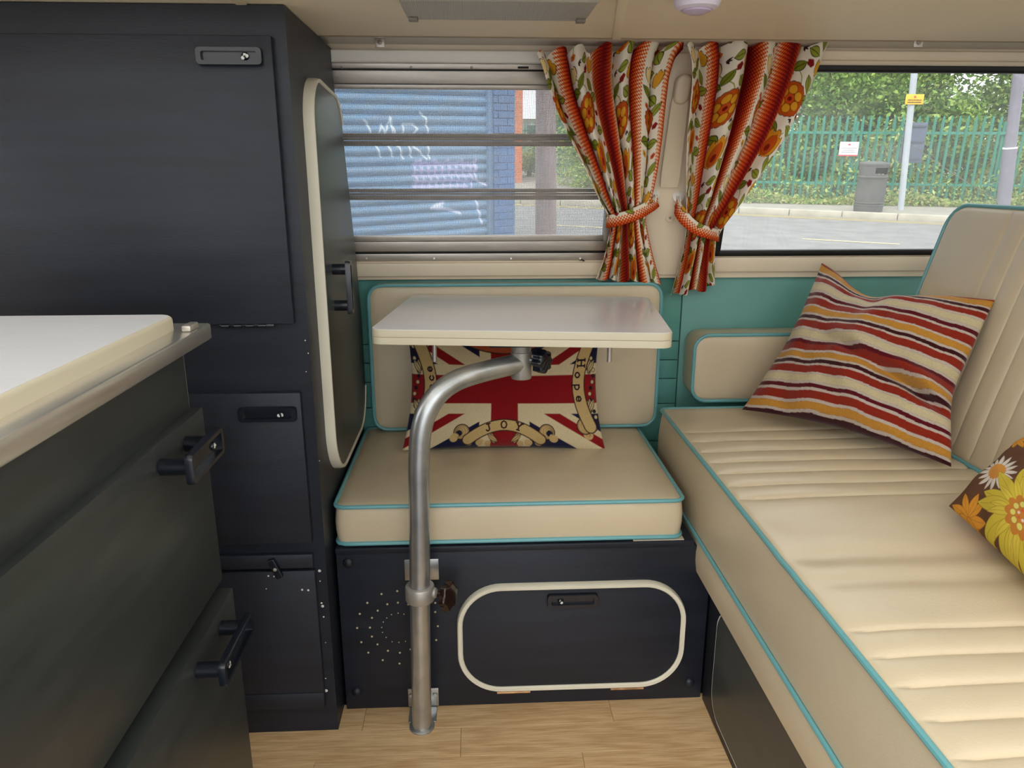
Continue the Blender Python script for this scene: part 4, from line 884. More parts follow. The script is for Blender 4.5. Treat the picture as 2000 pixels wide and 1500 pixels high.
# ================================================================== CURTAINS
def interp_keys(keys, v):
    ks = np.array(keys, float); return [np.interp(v, ks[:, 0], ks[:, c]) for c in range(1, ks.shape[1])]
def curtain(name, label, rows, cloth, nf, seed, off):
    """rows: (pyL, pxL, pyR, pxR, distance from wall, fold depth)"""
    L_ = [UWp(r[1], r[0], r[4]) for r in rows]; R_ = [UWp(r[3], r[2], r[4]) for r in rows]; A_ = [r[5] for r in rows]
    nu, nv = 560, 420; n_ = len(rows)
    tv = np.linspace(0, n_-1, nv); fl = lambda a: np.array([np.interp(tv, range(n_), [q[k] for q in a]) for k in range(3)]).T
    Lp, Rp = fl(L_), fl(R_); am = np.interp(tv, range(n_), A_)
    ker = np.ones(19)/19
    def sm(a): return np.stack([np.convolve(np.pad(a[:, k], 9, mode='edge'), ker, 'valid') for k in range(a.shape[1])], 1)
    Lp, Rp = sm(Lp), sm(Rp)
    u = np.linspace(0, 1, nu); rs = np.random.default_rng(seed)
    ph = rs.uniform(-0.5, 0.5, 4); vv = np.linspace(0, 1, nv)
    warp = u+0.018*np.sin(2*PI*(u*2.3+ph[0]))+0.012*np.sin(2*PI*(u*5.1+ph[1])); warp = (warp-warp[0])/(warp[-1]-warp[0])
    phase = 2*PI*nf*warp
    PHs = phase[:, None]+0.55*np.sin(2*PI*(vv[None, :]*0.9+ph[2]))*np.sin(PI*u)[:, None]
    lowf = 0.55+0.45*np.sin(2*PI*(u*1.7+ph[3]))[:, None]
    dy = am[None, :]*(np.cos(PHs)*(0.75+0.25*lowf)+0.12*np.sin(2.1*PHs+1))
    span = (Rp[:, 0]-Lp[:, 0])[None, :]
    mean = span/(2*PI*nf)                                 # sideways meander gives overlapping folds
    dx = mean*1.05*np.sin(PHs)*np.clip(u*12, 0, 1)[:, None]*np.clip((1-u)*12, 0, 1)[:, None]
    uu = u[:, None]+0*vv[None, :]
    X = Lp[None, :, 0]*(1-uu)+Rp[None, :, 0]*uu+dx; Z = Lp[None, :, 2]*(1-uu)+Rp[None, :, 2]*uu
    zt_ = 0.012*np.sin(PI*uu)**0.5*np.clip(1-vv*6, 0, 1)[None, :]+0.009*np.sin(PHs*1.0+0.6)*np.clip(1-vv*9, 0, 1)[None, :]
    zb_ = 0.005*np.sin(PHs*0.5+seed)*np.clip(vv*12-11, 0, 1)[None, :]
    Z = Z+zt_+zb_
    Y = (Lp[None, :, 1]*(1-uu)+Rp[None, :, 1]*uu)-dy-0.004*np.sin(23*uu+9*vv[None, :])
    Y = np.minimum(Y, W0+(0.90-Z)*WK-0.0075)
    V = np.stack([X, Y, Z], -1).reshape(-1, 3)
    S = off+warp[:, None]*cloth+0*vv[None, :]; T_ = (Lp[0, 2]-Z)*1.0+0.02*np.sin(PHs*0.5)
    o = mesh(name, V, grid_faces(nu, nv), MT['curtain'], None, smooth=True, col=curtain_print(S, T_).reshape(-1, 3))
    tag(o, label, 'curtain', None); return o
m = mat('printed_cotton_curtain', (255, 255, 255), 0.85, attr='Col', bump=0.3, bscale=700, spec=0.15)
n = m.node_tree.nodes; l = m.node_tree.links; bs_ = n['Principled BSDF']; tl_ = n.new('ShaderNodeBsdfTranslucent'); mx = n.new('ShaderNodeMixShader'); mx.inputs[0].default_value = 0.16
att = [q for q in n if q.type == 'ATTRIBUTE'][0]; l.new(att.outputs['Color'], tl_.inputs[0]); out_ = [q for q in n if q.type == 'OUTPUT_MATERIAL'][0]
l.new(bs_.outputs[0], mx.inputs[1]); l.new(tl_.outputs[0], mx.inputs[2]); l.new(mx.outputs[0], out_.inputs[0]); MT['curtain'] = m
rowsL = [(112, 1046, 92, 1340, .050, .020), (135, 1058, 112, 1322, .048, .020), (170, 1068, 150, 1310, .045, .020), (215, 1085, 210, 1302, .045, .018), (270, 1110, 270, 1295, .045, .017), (330, 1142, 340, 1284, .042, .016), (385, 1166, 385, 1274, .038, .016), (420, 1186, 405, 1264, .036, .015), (445, 1190, 430, 1262, .036, .014), (470, 1184, 460, 1268, .032, .014), (505, 1176, 505, 1278, .028, .014), (546, 1161, 558, 1294, .024, .014)]
rowsR = [(95, 1336, 86, 1624, .052, .021), (120, 1345, 105, 1612, .050, .021), (160, 1346, 150, 1594, .047, .020), (215, 1342, 210, 1566, .046, .019), (270, 1338, 270, 1534, .045, .018), (330, 1337, 335, 1490, .042, .017), (385, 1338, 395, 1448, .038, .016), (425, 1338, 440, 1414, .036, .015), (455, 1336, 465, 1400, .036, .014), (490, 1330, 490, 1397, .030, .014), (525, 1320, 520, 1396, .026, .014), (582, 1304, 562, 1396, .022, .014)]
curtain('curtain', 'left curtain, floral and rust striped cotton, tied beside the louvre window', rowsL, 0.560, 6.4, 3, 0.010)
curtain('curtain', 'right curtain, floral and rust striped cotton, tied beside the bench window', rowsR, 0.560, 5.4, 11, 0.0)
def tie(label, pts, wd=0.027):
    P = smooth_path([UWp(a_, b_, c_) for a_, b_, c_ in pts]+[UWp(*pts[0])], 24); P = np.array(P[:-1]); n_ = len(P); k_ = 30
    S = np.linspace(0, 1, k_); Tt = np.cumsum([0]+[np.linalg.norm(P[i]-P[i-1]) for i in range(1, n_)]); V = []
    for i in range(n_):
        tg = P[(i+4) % n_]-P[i-4]; tg /= np.linalg.norm(tg); upv = np.array([0, 0.25, 1.0]); upv -= tg*np.dot(upv, tg); upv /= np.linalg.norm(upv)
        for j in range(k_): V.append(P[i]+upv*wd*(0.5-S[j])+np.array([0, -0.0015*math.sin(PI*S[j])+0.0012*math.sin(Tt[i]*130+S[j]*3), 0]))
    Fi = np.array([(i*k_+j, i*k_+j+1, ((i+1) % n_)*k_+j+1, ((i+1) % n_)*k_+j) for i in range(n_) for j in range(k_-1)])
    Sg, Tg = np.meshgrid(S, Tt); col = curtain_print(PER-STR-0.006+Sg*STR*0.36, Tg).reshape(-1, 3)
    o = mesh('curtain_tie', V, Fi, MT['curtain'], None, smooth=True, col=col)
    sol = o.modifiers.new('thickness', 'SOLIDIFY'); sol.thickness = 0.0012
    return tag(o, label, 'curtain tie', 'curtain ties')
tie('left curtain tie, rust and cream band hooked to the pillar', [(1284, 392, .016), (1271, 402, .040), (1250, 414, .060), (1225, 424, .066), (1202, 430, .060), (1186, 433, .044), (1187, 433, .022), (1205, 430, .012), (1240, 418, .010), (1270, 402, .010)])
tie('right curtain tie, rust and cream band hooked to the pillar', [(1321, 394, .016), (1326, 410, .034), (1340, 430, .052), (1360, 446, .064), (1382, 454, .064), (1402, 460, .046), (1401, 458, .022), (1380, 452, .012), (1350, 434, .010), (1328, 408, .010)])
# ================================================================== OUTSIDE (the van stands tilted on the cambered road)
TLT = math.radians(3.4); GZ = -0.5; cT, sT = math.cos(TLT), math.sin(TLT)
def E2W(p): return Vector((p[0], p[1]*cT-p[2]*sT, p[1]*sT+p[2]*cT+GZ))
CE = np.array([0, (CAM_H-GZ)*sT, (CAM_H-GZ)*cT])
def rayE(px, py): d = ray(px, py); return np.array([d[0], d[1]*cT+d[2]*sT, -d[1]*sT+d[2]*cT])
def UE(px, py, ax, v): d = rayE(px, py); i = 'xyz'.index(ax); return CE+d*(v-CE[i])/d[i]
def UEP(px, py, S, n_): d = rayE(px, py); return CE+d*(np.dot(np.array(S)-CE, n_)/np.dot(d, n_))
def ething(name, loc, label, cat, group=None):
    t = thing(name, loc, label, cat, group); t.location = E2W(loc); t.rotation_euler = (TLT, 0, 0); return t
def esingle(o, label=None, cat=None, kind=None):
    o.location = E2W(LOC[o.name]); o.rotation_euler = (TLT, 0, 0); return tag(o, label, cat, None, kind)
# kerb line
K0, K1 = np.array([5.55, 14.40]), np.array([8.35, 13.0]); kd = (K1-K0)/np.linalg.norm(K1-K0); kn = np.array([-kd[1], kd[0]])   # kn away from camera
def kp(s, q, h=0.0): p = K0+kd*s+kn*q; return (p[0], p[1], h)
asph = mat('grey_asphalt', (122, 120, 119), 0.9, var=0.16, vscale=3, bump=0.3, bscale=60)
V = [(-60, -60, 0), (60, -60, 0), kp(60, 0), kp(-60, 0), (-60, -10, 0)]
V = [(-40, -40, 0), (60, -40, 0), kp(45, 0), kp(-45, 0)]
esingle(mesh('road', V, [(0, 1, 2, 3)], asph), 'grey asphalt road beyond the van windows', None, 'structure')
V = [kp(-45, 0.12, 0.08), kp(45, 0.12, 0.08), kp(45, 40, 0.08), kp(-45, 40, 0.08), kp(-45, 0.1, 0), kp(45, 0.1, 0)]
pv = esingle(mesh('pavement', V, [(0, 1, 2, 3), (4, 5, 1, 0)], mat('pavement_tarmac', (150, 144, 134), 0.9, var=0.12, vscale=5)), 'pale pavement beside the green fence', None, 'structure')
kb_ = ething('kerb', kp(0, 0), 'pale concrete kerb along the far side of the road', None); kb_['kind'] = 'structure'
mk = mat('kerb_concrete', (166, 160, 146), 0.85, var=0.14, vscale=5)
mb = MB(); mb.box(-0.455, 0.455, -0.03, 0.13, -0.02, 0.12, 0.02, xf=lambda a, b, c: (kd[0]*a+kn[0]*b, kd[1]*a+kn[1]*b, c)); o0 = mb.build('kerb_stone', mk, None); LOC.pop(o0.name); o0.location = (0, 0, 0)
me0 = o0.data; me0.transform(Matrix.Translation(Vector((0, 0, -0.02)))); o0.parent = kb_; rel = 0
for k in range(-11, 9):
    o = o0 if k == -11 else new_obj('kerb_stone', me0, kb_)
    o.location = (kd[0]*k*0.92, kd[1]*k*0.92, 0.0)
ym = mat('yellow_road_paint', (190, 170, 104), 0.8, var=0.2, vscale=20); wm = mat('white_road_paint', (196, 180, 136), 0.8, var=0.2, vscale=20)
def line(name, s0, s1, q, w_, m_): o = mesh(name, [kp(s0, q, .004), kp(s1, q, .004), kp(s1, q+w_, .004), kp(s0, q+w_, .004)], [(0, 1, 2, 3)], m_); esingle(o, None, None, 'structure'); return o
line('road_marking', -20, 20, -0.42, 0.07, ym)['label'] = 'yellow line next to the kerb'; line('road_marking', -20, 20, -0.24, 0.07, ym)['label'] = 'second yellow line next to the kerb'
line('road_marking', 0.9, 2.2, -3.35, 0.09, wm)['label'] = 'short broken road line seen through the right window'; line('road_marking', -3.2, -1.9, -3.35, 0.09, wm)['label'] = 'short broken road line left of the right curtain'
line('road_marking', -6.6, -5.2, -2.0, 0.07, ym)['label'] = 'faint yellow road line seen through the louvre window'
# palisade fence
gm = mat('green_powder_coat', (50, 128, 110), 0.45, var=0.08, vscale=2)
FS = np.array([4.9, 16.39]); FE = np.array([12.6, 14.55]); fd = (FE-FS)/np.linalg.norm(FE-FS); fn = np.array([-fd[1], fd[0]]); FL = np.linalg.norm(FE-FS)
ft = ething('palisade_fence', (FS[0], FS[1], 0.08), 'green steel palisade fence with pointed pales behind the pavement', 'fence')
def fpt(a, b, c): return (FS[0]+fd[0]*a+fn[0]*b, FS[1]+fd[1]*a+fn[1]*b, 0.08+c)
V = []; prof = [(-0.028, 0.012), (-0.019, -0.006), (-0.007, 0.006), (0.007, 0.006), (0.019, -0.006), (0.028, 0.012)]
for c_ in (0.03, 1.58): V += [(fd[0]*a+fn[0]*b, fd[1]*a+fn[1]*b, c_) for a, b in prof]
V += [(fd[0]*a*0.6, fd[1]*a*0.6, 1.70) for a in (-0.034, 0.0, 0.034)]; V[-2] = (0, 0, 1.74)
Fc = [(k, k+1, 7+k, 6+k) for k in range(5)]+[(6, 7, 12), (7, 8, 13, 12), (8, 9, 13), (9, 10, 14, 13), (10, 11, 14)]
pal = bpy.data.meshes.new('pale'); pal.from_pydata(V, [], Fc); pal.materials.append(gm)
mb = MB()
for z_ in (0.38, 1.38): mb.box(0, FL, 0.012, 0.05, z_, z_+0.05, xf=fpt)
mb.build('rail', gm, ft, sm=False)
npal = int(FL/0.150)
for k in range(npal):
    o = new_obj('pale', pal, ft); a_ = 0.07+k*0.150
    o.location = (fd[0]*a_, fd[1]*a_, 0)
for k in range(4): mb = MB(); mb.box(k*2.75+0.2, k*2.75+0.26, 0.05, 0.11, 0, 1.62, xf=fpt); mb.build('fence_post', gm, ft, sm=False)
# second run of the fence, turning away to the left
F2 = np.array([1.55, 28.0]); f2 = (F2-FS)/np.linalg.norm(F2-FS); n2_ = np.array([-f2[1], f2[0]]); L2 = np.linalg.norm(F2-FS)
f2t = ething('palisade_fence', (FS[0], FS[1], 0.08), 'further run of the green palisade fence receding behind the timber pole', 'fence')
mb = MB()
for z_ in (0.38, 1.38): mb.box(0, L2, -0.05, -0.012, z_, z_+0.05, xf=lambda a, b, c: (FS[0]+f2[0]*a+n2_[0]*b, FS[1]+f2[1]*a+n2_[1]*b, 0.08+c))
mb.build('rail', gm, f2t, sm=False)
for k in range(int(L2/0.150)):
    o = new_obj('pale', pal, f2t); a_ = 0.1+k*0.150; o.location = (f2[0]*a_, f2[1]*a_, 0); o.rotation_euler = (0, 0, math.atan2(f2[1], f2[0])-math.atan2(fd[1], fd[0])+PI)
# sign on the fence, bin, poles
def face_quad(c, w_, h_, th, m_, name, parent, dirv=fd, nv_=fn, bev=0.01):
    mb = MB(); mb.box(-w_/2, w_/2, 0, th, 0, h_, 0.003, xf=lambda a, b, cc: (c[0]+dirv[0]*a+nv_[0]*b, c[1]+dirv[1]*a+nv_[1]*b, c[2]+cc)); return mb.build(name, m_, parent)
def on_fence(px, py, off=-0.05): S = (FS[0]+fn[0]*off, FS[1]+fn[1]*off, 0); return UEP(px, py, S, np.array([fn[0], fn[1], 0]))
c = on_fence(1656, 305); w_ = np.linalg.norm(on_fence(1675, 305)-on_fence(1638, 305)); h_ = on_fence(1656, 277)[2]-c[2]
sg = ething('fence_sign', tuple(c), 'small white notice with a red strip on the green fence', 'sign')
face_quad(c, w_, h_, 0.012, mat('white_sign', (228, 226, 232), 0.4), 'sign_board', sg)
rd = mat('red_sign_ink', (196, 60, 64), 0.5); gy = mat('grey_sign_ink', (150, 146, 156), 0.5)
def bar(parent, c, x0, x1, z0, z1, m_, name, off=-0.004, dirv=fd, nv_=fn):
    mb = MB(); mb.box(x0, x1, off, 0.0, z0, z1, xf=lambda a, b, cc: (c[0]+dirv[0]*a+nv_[0]*b, c[1]+dirv[1]*a+nv_[1]*b, c[2]+cc)); return mb.build(name, m_, parent, sm=False)
bar(sg, c, -w_/2, w_/2, 0, h_*0.09, rd, 'red_strip'); bar(sg, c, -w_*.07, w_*.07, h_*.76, h_*.86, rd, 'red_mark')
mb = MB()
for k, (a0, a1) in enumerate(((-.42, .42), (-.3, .3), (-.36, .36))):
    x = a0
    while x < a1: wl = rng.uniform(.03, .09); z0 = h_*(.54-.14*k); mb.box(x*w_, min(x+wl, a1)*w_, -.004, 0, z0, z0+h_*.05, xf=lambda a, b, cc: (c[0]+fd[0]*a+fn[0]*b, c[1]+fd[1]*a+fn[1]*b, c[2]+cc)); x += wl+.02
mb.build('sign_text', gy, sg, sm=False)
bc = UE(1693, 421, 'z', 0.0); R_ = 0.255
bn = ething('litter_bin', (bc[0], bc[1], 0.08), 'dark grey round litter bin on the pavement beside the fence', 'bin')
bmz = mat('dark_grey_bin_plastic', (82, 80, 78), 0.5, var=0.1, vscale=8)
z = lambda h: 0.0+h
def ringp(a): return [(R_*1.012, a), (R_*1.035, a+0.006), (R_*1.035, a+0.016), (R_*1.012, a+0.022)]
prof = [(R_*.93, 0.0), (R_*.95, 0.02), (R_*.99, 0.10), (R_*1.0, 0.14)]+ringp(0.19)+[(R_, 0.214)]+ringp(0.235)+[(R_, 0.26), (R_*1.02, 0.45), (R_*1.0, 0.66)]+ringp(0.70)+[(R_, 0.725), (R_*.985, 0.735)]
MB().lathe([(r_, h) for r_, h in prof], (bc[0], bc[1], 0.0), seg=40).build('body', bmz, bn)
mb = MB()     # hood with two openings: four posts and a lid
for (a0, a1, h0_, h1_) in ((-0.70, 2.0, .725, .91), (2.72, 4.35, .725, .91), (2.0, 2.72, .725, .775), (2.0, 2.72, .875, .91), (4.35, 5.59, .725, .765), (4.35, 5.59, .885, .91)):
    arc_ = [a0+(a1-a0)*j/8 for j in range(9)]
    V = [(bc[0]+r_*math.cos(a), bc[1]+r_*math.sin(a), h) for h in (h0_, h1_) for r_ in (R_*.985, R_*.93) for a in arc_]; n9 = 9
    Fx = []
    for j in range(8): Fx += [(j, j+1, 18+j+1, 18+j), (9+j, 27+j, 27+j+1, 9+j+1)]
    Fx += [(0, 18, 27, 9), (8, 17, 35, 26)]; mb.add(V, Fx)
mb.lathe([(R_*.985, 0.895), (R_*.99, 0.905), (R_*1.03, 0.925), (R_*1.05, 0.945), (R_*1.03, 0.96), (R_*.6, 0.985), (0, 0.995)], (bc[0], bc[1], 0.0), seg=40)
mb.build('hood', bmz, bn)
MB().lathe([(R_*.97, 0.70), (R_*.97, 0.74), (R_*.9, 0.745), (0, 0.70)], (bc[0], bc[1], 0.0), seg=30).build('liner', mat('bin_liner', (120, 110, 104), 0.4), bn)
mb = MB()
for k in range(7): mb.lathe([(0.03, 0), (0.045, 0.03), (0.0, 0.06)], (bc[0]+rng.uniform(-.14, .14), bc[1]+rng.uniform(-.18, .0), 0.72), (rng.uniform(-1, 1), rng.uniform(-1, 1), 1), 7)
o = mb.build('litter', mat('litter', (206, 150, 130), 0.6, rgb2=(230, 230, 226), vscale=9), bn); o['kind'] = 'stuff'
gp = UE(1758, 418, 'z', 0.0); tp = UE(1794, 60, 'y', gp[1]); pt = ething('sign_post', (gp[0], gp[1], 0.08), 'slim pale grey street post carrying a yellow notice', 'post')
MB().tube([(gp[0], gp[1], 0), tuple(tp)], 0.058, 14).build('pole', mat('galvanised_post', (170, 176, 184), 0.5, var=0.05), pt)
yc = UE(1785, 204, 'y', gp[1]-0.08); yw = UE(1803, 204, 'y', gp[1]-0.08)[0]-UE(1767, 204, 'y', gp[1]-0.08)[0]; yh = UE(1785, 184, 'y', gp[1]-0.08)[2]-yc[2]
ex_, ny_v = np.array([1.0, 0.05]), np.array([-0.05, 1.0])
face_quad(yc, yw, yh, 0.012, mat('yellow_notice', (236, 184, 48), 0.45), 'yellow_notice', pt, ex_, ny_v)
bk_ = mat('black_ink', (60, 40, 30), 0.6)
bar(pt, yc, -yw*.05, yw*.05, yh*.62, yh*.84, rd, 'notice_mark', -0.004, ex_, ny_v)
mb = MB()
for k in range(2):
    x = -.38
    while x < .38: wl = rng.uniform(.03, .08); z0 = yh*(.38-.22*k); mb.box(x*yw, (x+wl)*yw, -.004, 0, z0, z0+yh*.10, xf=lambda a, b, cc: (yc[0]+ex_[0]*a+ny_v[0]*b, yc[1]+ex_[1]*a+ny_v[1]*b, yc[2]+cc)); x += wl+.025
mb.build('notice_text', bk_, pt, sm=False)
yb = gp[1]+0.12; g0 = UE(1778, 318, 'y', yb); gw = UE(1800, 280, 'y', yb)[0]-UE(1756, 280, 'y', yb)[0]; gh = UE(1780, 239, 'y', yb)[2]-g0[2]
bs2 = ething('notice_board', tuple(g0), 'blank blue grey board fixed behind the slim street post', 'sign')
face_quad(g0, gw, gh, 0.03, mat('slate_panel', (84, 92, 112), 0.5, var=0.1), 'panel', bs2, ex_, ny_v)
mb = MB(); 
for hh in (0.08, 0.5, 0.88): mb.box(-gw*.45, gw*.45, -0.02, 0.0, gh*hh, gh*hh+0.03, xf=lambda a, b, cc: (g0[0]+ex_[0]*a+ny_v[0]*b, g0[1]+ex_[1]*a+ny_v[1]*b, g0[2]+cc))
mb.build('batten', mat('slate_batten', (70, 76, 92), 0.5), bs2, sm=False)
lp = UE(1956, 428, 'z', 0.0); lt = UE(2003, 40, 'y', lp[1]); la = ething('lamp_post', (lp[0], lp[1], 0.08), 'thick grey street lamp column at the edge of the right window', 'post')
MB().tube([(lp[0], lp[1], 0), tuple(lp+(lt-lp)*0.38)], 0.115, 16).build('lower_column', mat('grey_column', (118, 114, 128), 0.5, var=0.08), la)
MB().tube([tuple(lp+(lt-lp)*0.38), tuple(lt)], 0.095, 16).build('upper_column', mat('grey_column_upper', (122, 118, 132), 0.5, var=0.08), la)
MB().tube([tuple(lp+(lt-lp)*0.374), tuple(lp+(lt-lp)*0.381)], 0.118, 16).build('band', MT['white_paint'], la)
wp = UE(1066, 480, 'z', 0.0); wp = wp*np.array([1, 1, 0]); wt = UE(1066, 60, 'y', wp[1]); wpo = ething('wooden_pole', tuple(wp), 'grey brown timber telegraph pole seen through the louvre window', 'pole')
wpm = mat('old_timber', (146, 126, 122), 0.85, var=0.3, vscale=12, stretch=(4, 4, 0.25), bump=0.6, bscale=30)
MB().tube([tuple(wp), tuple(wp*0.5+wt*0.5), tuple(wt)], [0.150, 0.138, 0.125], 18).build('trunk', wpm, wpo)
# ---- roller shutter building
S0 = np.array([0.215, 8.35]); sd_ = np.array([-0.86, -0.51]); sn_ = np.array([0.51, -0.86]); sn3 = np.array([sn_[0], sn_[1], 0.0])
def sp3(a, b, h): p = S0+sd_*a+sn_*b; return (p[0], p[1], h)   # a leftwards, b towards the camera
bl_ = mat('blue_painted_brick', (74, 110, 156), 0.7, var=0.12, vscale=14, bump=0.5, bscale=60); sh_ = mat('pale_blue_shutter', (255, 255, 255), 0.45, attr='Col', var=0.12, vscale=4, stretch=(1, 1, 6))
bd = ething('shutter_building', sp3(0, 0, 0), 'blue painted garage with a graffitied roller shutter seen through the louvre window', 'building')
MB().box(-0.25, 6.0, -1.5, -0.13, 0.0, 4.0, xf=sp3).build('wall', bl_, bd, sm=False)
MB().box(0.0, 6.0, -0.14, -0.10, 0.0, 3.6, xf=sp3).build('shutter_backing', MT['black'], bd, sm=False)
strokes = []
def zs_(pts, wd, c): strokes.append(([(lambda q: ((np.dot(q[:2]-S0, sd_)), q[2]))(UEP(660+x_/4.8375, 170+y_/4.8375, (S0[0], S0[1], 0), sn3)) for x_, y_ in pts], wd, c))
WHC, LAV = (214, 226, 240), (186, 184, 226)
for p_ in ([(270, 315), (300, 335), (335, 440)], [(410, 440), (440, 355), (470, 440), (520, 290), (545, 440)], [(515, 300), (565, 430), (590, 560)], [(640, 440), (645, 350), (735, 350), (775, 395), (740, 440)], [(800, 235), (855, 290), (880, 440)], [(390, 560), (430, 655)], [(505, 560), (545, 655)], [(605, 560), (640, 680)], [(700, 560), (720, 660)], [(740, 565), (800, 610), (865, 685)], [(880, 560), (890, 680)]): zs_(p_, 0.010, WHC)
for p_ in ([(905, 1150), (960, 1120), (1030, 1095)], [(940, 1150), (1080, 1160), (1180, 1195)], [(1335, 1080), (1360, 1180), (1385, 1290)], [(930, 1135), (1010, 1140)]): zs_(p_, 0.014, (206, 212, 240))
for k in range(9):
    x_ = 760+k*66; zs_([(x_, 700+20*(k % 3)), (x_-12, 800), (x_+14, 880), (x_-5, 955)], 0.012, LAV); zs_([(x_, 720), (x_+45, 690+25*(k % 2)), (x_+52, 800)], 0.010, LAV)
for k in range(5): zs_([(735+10*(k % 2), 735+52*k), (900, 745+50*k), (1100, 730+52*k), (1330-20*k, 750+48*k)], 0.011, LAV)
zs_([(1320, 720), (1330, 880), (1440, 935)], 0.011, (206, 206, 236))
ph = 0.0955; top_h = 3.55; nsl = int(3.55/ph); base_c = np.array(lin((108, 142, 174)))
na = 420; aax = np.linspace(0.0, 2.9, na); prf = [(0.0, -0.085), (0.10, -0.075), (0.35, -0.055), (0.65, -0.055), (0.9, -0.075), (1.0, -0.09)]; prf = [(t_, b_) for t_, b_ in prf]
tt_ = np.linspace(0, 1, 9); bb_ = np.interp(tt_, [p[0] for p in prf], [p[1] for p in prf])
for k in range(nsl):
    h0 = 0.05+k*ph
    if h0 < 0.3 or h0 > 2.4:
        lo_only = True
    else: lo_only = False
    if lo_only:
        mb = MB()
        for q in range(8): mb.add([sp3(a_, bb_[q+e], h0+tt_[q+e]*ph) for a_ in (0.0, 3.4) for e in (0, 1)], [(0, 1, 3, 2)])
        V = np.array(mb.V); o = mesh('slat', V, mb.F, sh_, bd, smooth=True, col=np.tile(base_c, (len(V), 1))); continue
    Ag, Tg = np.meshgrid(aax, tt_, indexing='ij'); H = h0+Tg*ph; Bb = np.broadcast_to(bb_[None, :], Ag.shape)
    V = np.stack([S0[0]+sd_[0]*Ag+sn_[0]*Bb, S0[1]+sd_[1]*Ag+sn_[1]*Bb, H], -1).reshape(-1, 3)
    img = np.ones(Ag.shape+(3,))*base_c
    for pts, wd, c_ in strokes:
        if max(p[1] for p in pts)+0.03 < h0 or min(p[1] for p in pts)-0.03 > h0+ph: continue
        for a_, b_ in zip(pts[:-1], pts[1:]): img = over(img, ((wd-seg_d(Ag, H, a_[0], a_[1], b_[0], b_[1]))/0.010+0.5)*0.85, c_)
    mesh('slat', V, grid_faces(na, 9), sh_, bd, smooth=True, col=img.reshape(-1, 3))
mg = mat('blue_shutter_guide', (92, 124, 158), 0.5)
MB().box(-0.002, 0.06, -0.12, -0.02, 0.0, 3.6, 0.006, xf=sp3).build('guide_rail', mg, bd)
# pier of painted bricks
bw, bh = 0.215, 0.075; mbk = MB().box(-0.265, -0.005, 0.0, 1.0, 0, 1)
pierm = []
mb = MB(); mb.box(-0.262, -0.006, -0.20, -0.012, 0.0, 3.9, xf=sp3); mb.build('pier_core', mat('blue_mortar', (72, 106, 150), 0.8), bd, sm=False)
def bricks(parent, a0, a1, b0, b1, h0, h1, m_, offs):
    w_ = a1-a0; mb = MB(); mb.box(0, 1, 0, 1, 0, bh-0.008, 0.003, seg=1)
    protos = {}
    nrow = int((h1-h0)/bh)
    for r_ in range(nrow):
        cuts = [a0, a0+0.215, a1] if r_ % 2 == 0 else [a0, a0+0.10, a1]
        for i_, (c0_, c1_) in enumerate(zip(cuts[:-1], cuts[1:])):
            if c1_-c0_ < 0.02: continue
            key = (r_ % 2, i_)
            if key not in protos:
                mb = MB(); mb.box(c0_+0.003, c1_-0.003, b0, b1, h0+r_*bh, h0+(r_+1)*bh-0.007, 0.003, xf=sp3, seg=1); o = mb.build('brick', m_, parent, sm=False); protos[key] = (o, r_)
            else:
                src, rr = protos[key]; o = new_obj('brick', src.data, parent); o.location = (0, 0, (r_-rr)*bh)
bricks(bd, -0.270, 0.0, -0.15, 0.0, 0.30, 2.9, bl_, 0)
# ---- orange brick building and pale house far behind
ob = ething('brick_house', (0.75, 22.0, 0), 'narrow strip of an orange brick house beyond the blue garage', 'building')
om = bpy.data.materials.new('orange_brickwork'); om.use_nodes = True; n = om.node_tree.nodes; l = om.node_tree.links; bt = n.new('ShaderNodeTexBrick'); bt.inputs['Scale'].default_value = 4.5
bt.inputs['Color1'].default_value = tuple(lin((200, 112, 72)))+(1,); bt.inputs['Color2'].default_value = tuple(lin((182, 94, 60)))+(1,); bt.inputs['Mortar'].default_value = tuple(lin((190, 150, 120)))+(1,); bt.inputs['Mortar Size'].default_value = 0.012
tcn = n.new('ShaderNodeTexCoord'); mp = n.new('ShaderNodeMapping'); mp.inputs['Rotation'].default_value = (PI/2, 0, 0); l.new(tcn.outputs['Object'], mp.inputs[0]); l.new(mp.outputs[0], bt.inputs['Vector']); l.new(bt.outputs['Color'], n['Principled BSDF'].inputs['Base Color'])
xa = UE(960, 200, 'y', 22)[0]; xb = UE(1021, 200, 'y', 22)[0]; hb0 = UE(1010, 262, 'y', 22)[2]
MB().box(xa, xb, 22, 26, 0, 6).build('wall', om, ob, sm=False)
MB().box(xa-.1, xb+.12, 21.9, 26, 6, 6.15).build('roof_edge', MT['white_paint'], ob, sm=False)
ph_ = ething('pale_house', (2.2, 34.0, 0), 'pale rendered house far behind the timber pole', 'building')
xc = UE(1021, 200, 'y', 34)[0]; xd = UE(1052, 200, 'y', 34)[0]+3.0; hr = UE(1035, 232, 'y', 34)[2]
MB().box(xc-1.5, xd, 34, 40, 0, hr, ).build('wall', mat('pale_render', (196, 196, 184), 0.8), ph_, sm=False)
MB().add([(xc-1.7, 33.7, hr), (xd+.2, 33.7, hr), (xd+.2, 37, hr+1.4), (xc-1.7, 37, hr+1.4), (xc-1.7, 40.3, hr), (xd+.2, 40.3, hr)], [(0, 1, 2, 3), (3, 2, 5, 4), (0, 3, 4), (1, 5, 2)]).build('roof', mat('pale_grey_roof', (200, 202, 206), 0.7), ph_, sm=False)
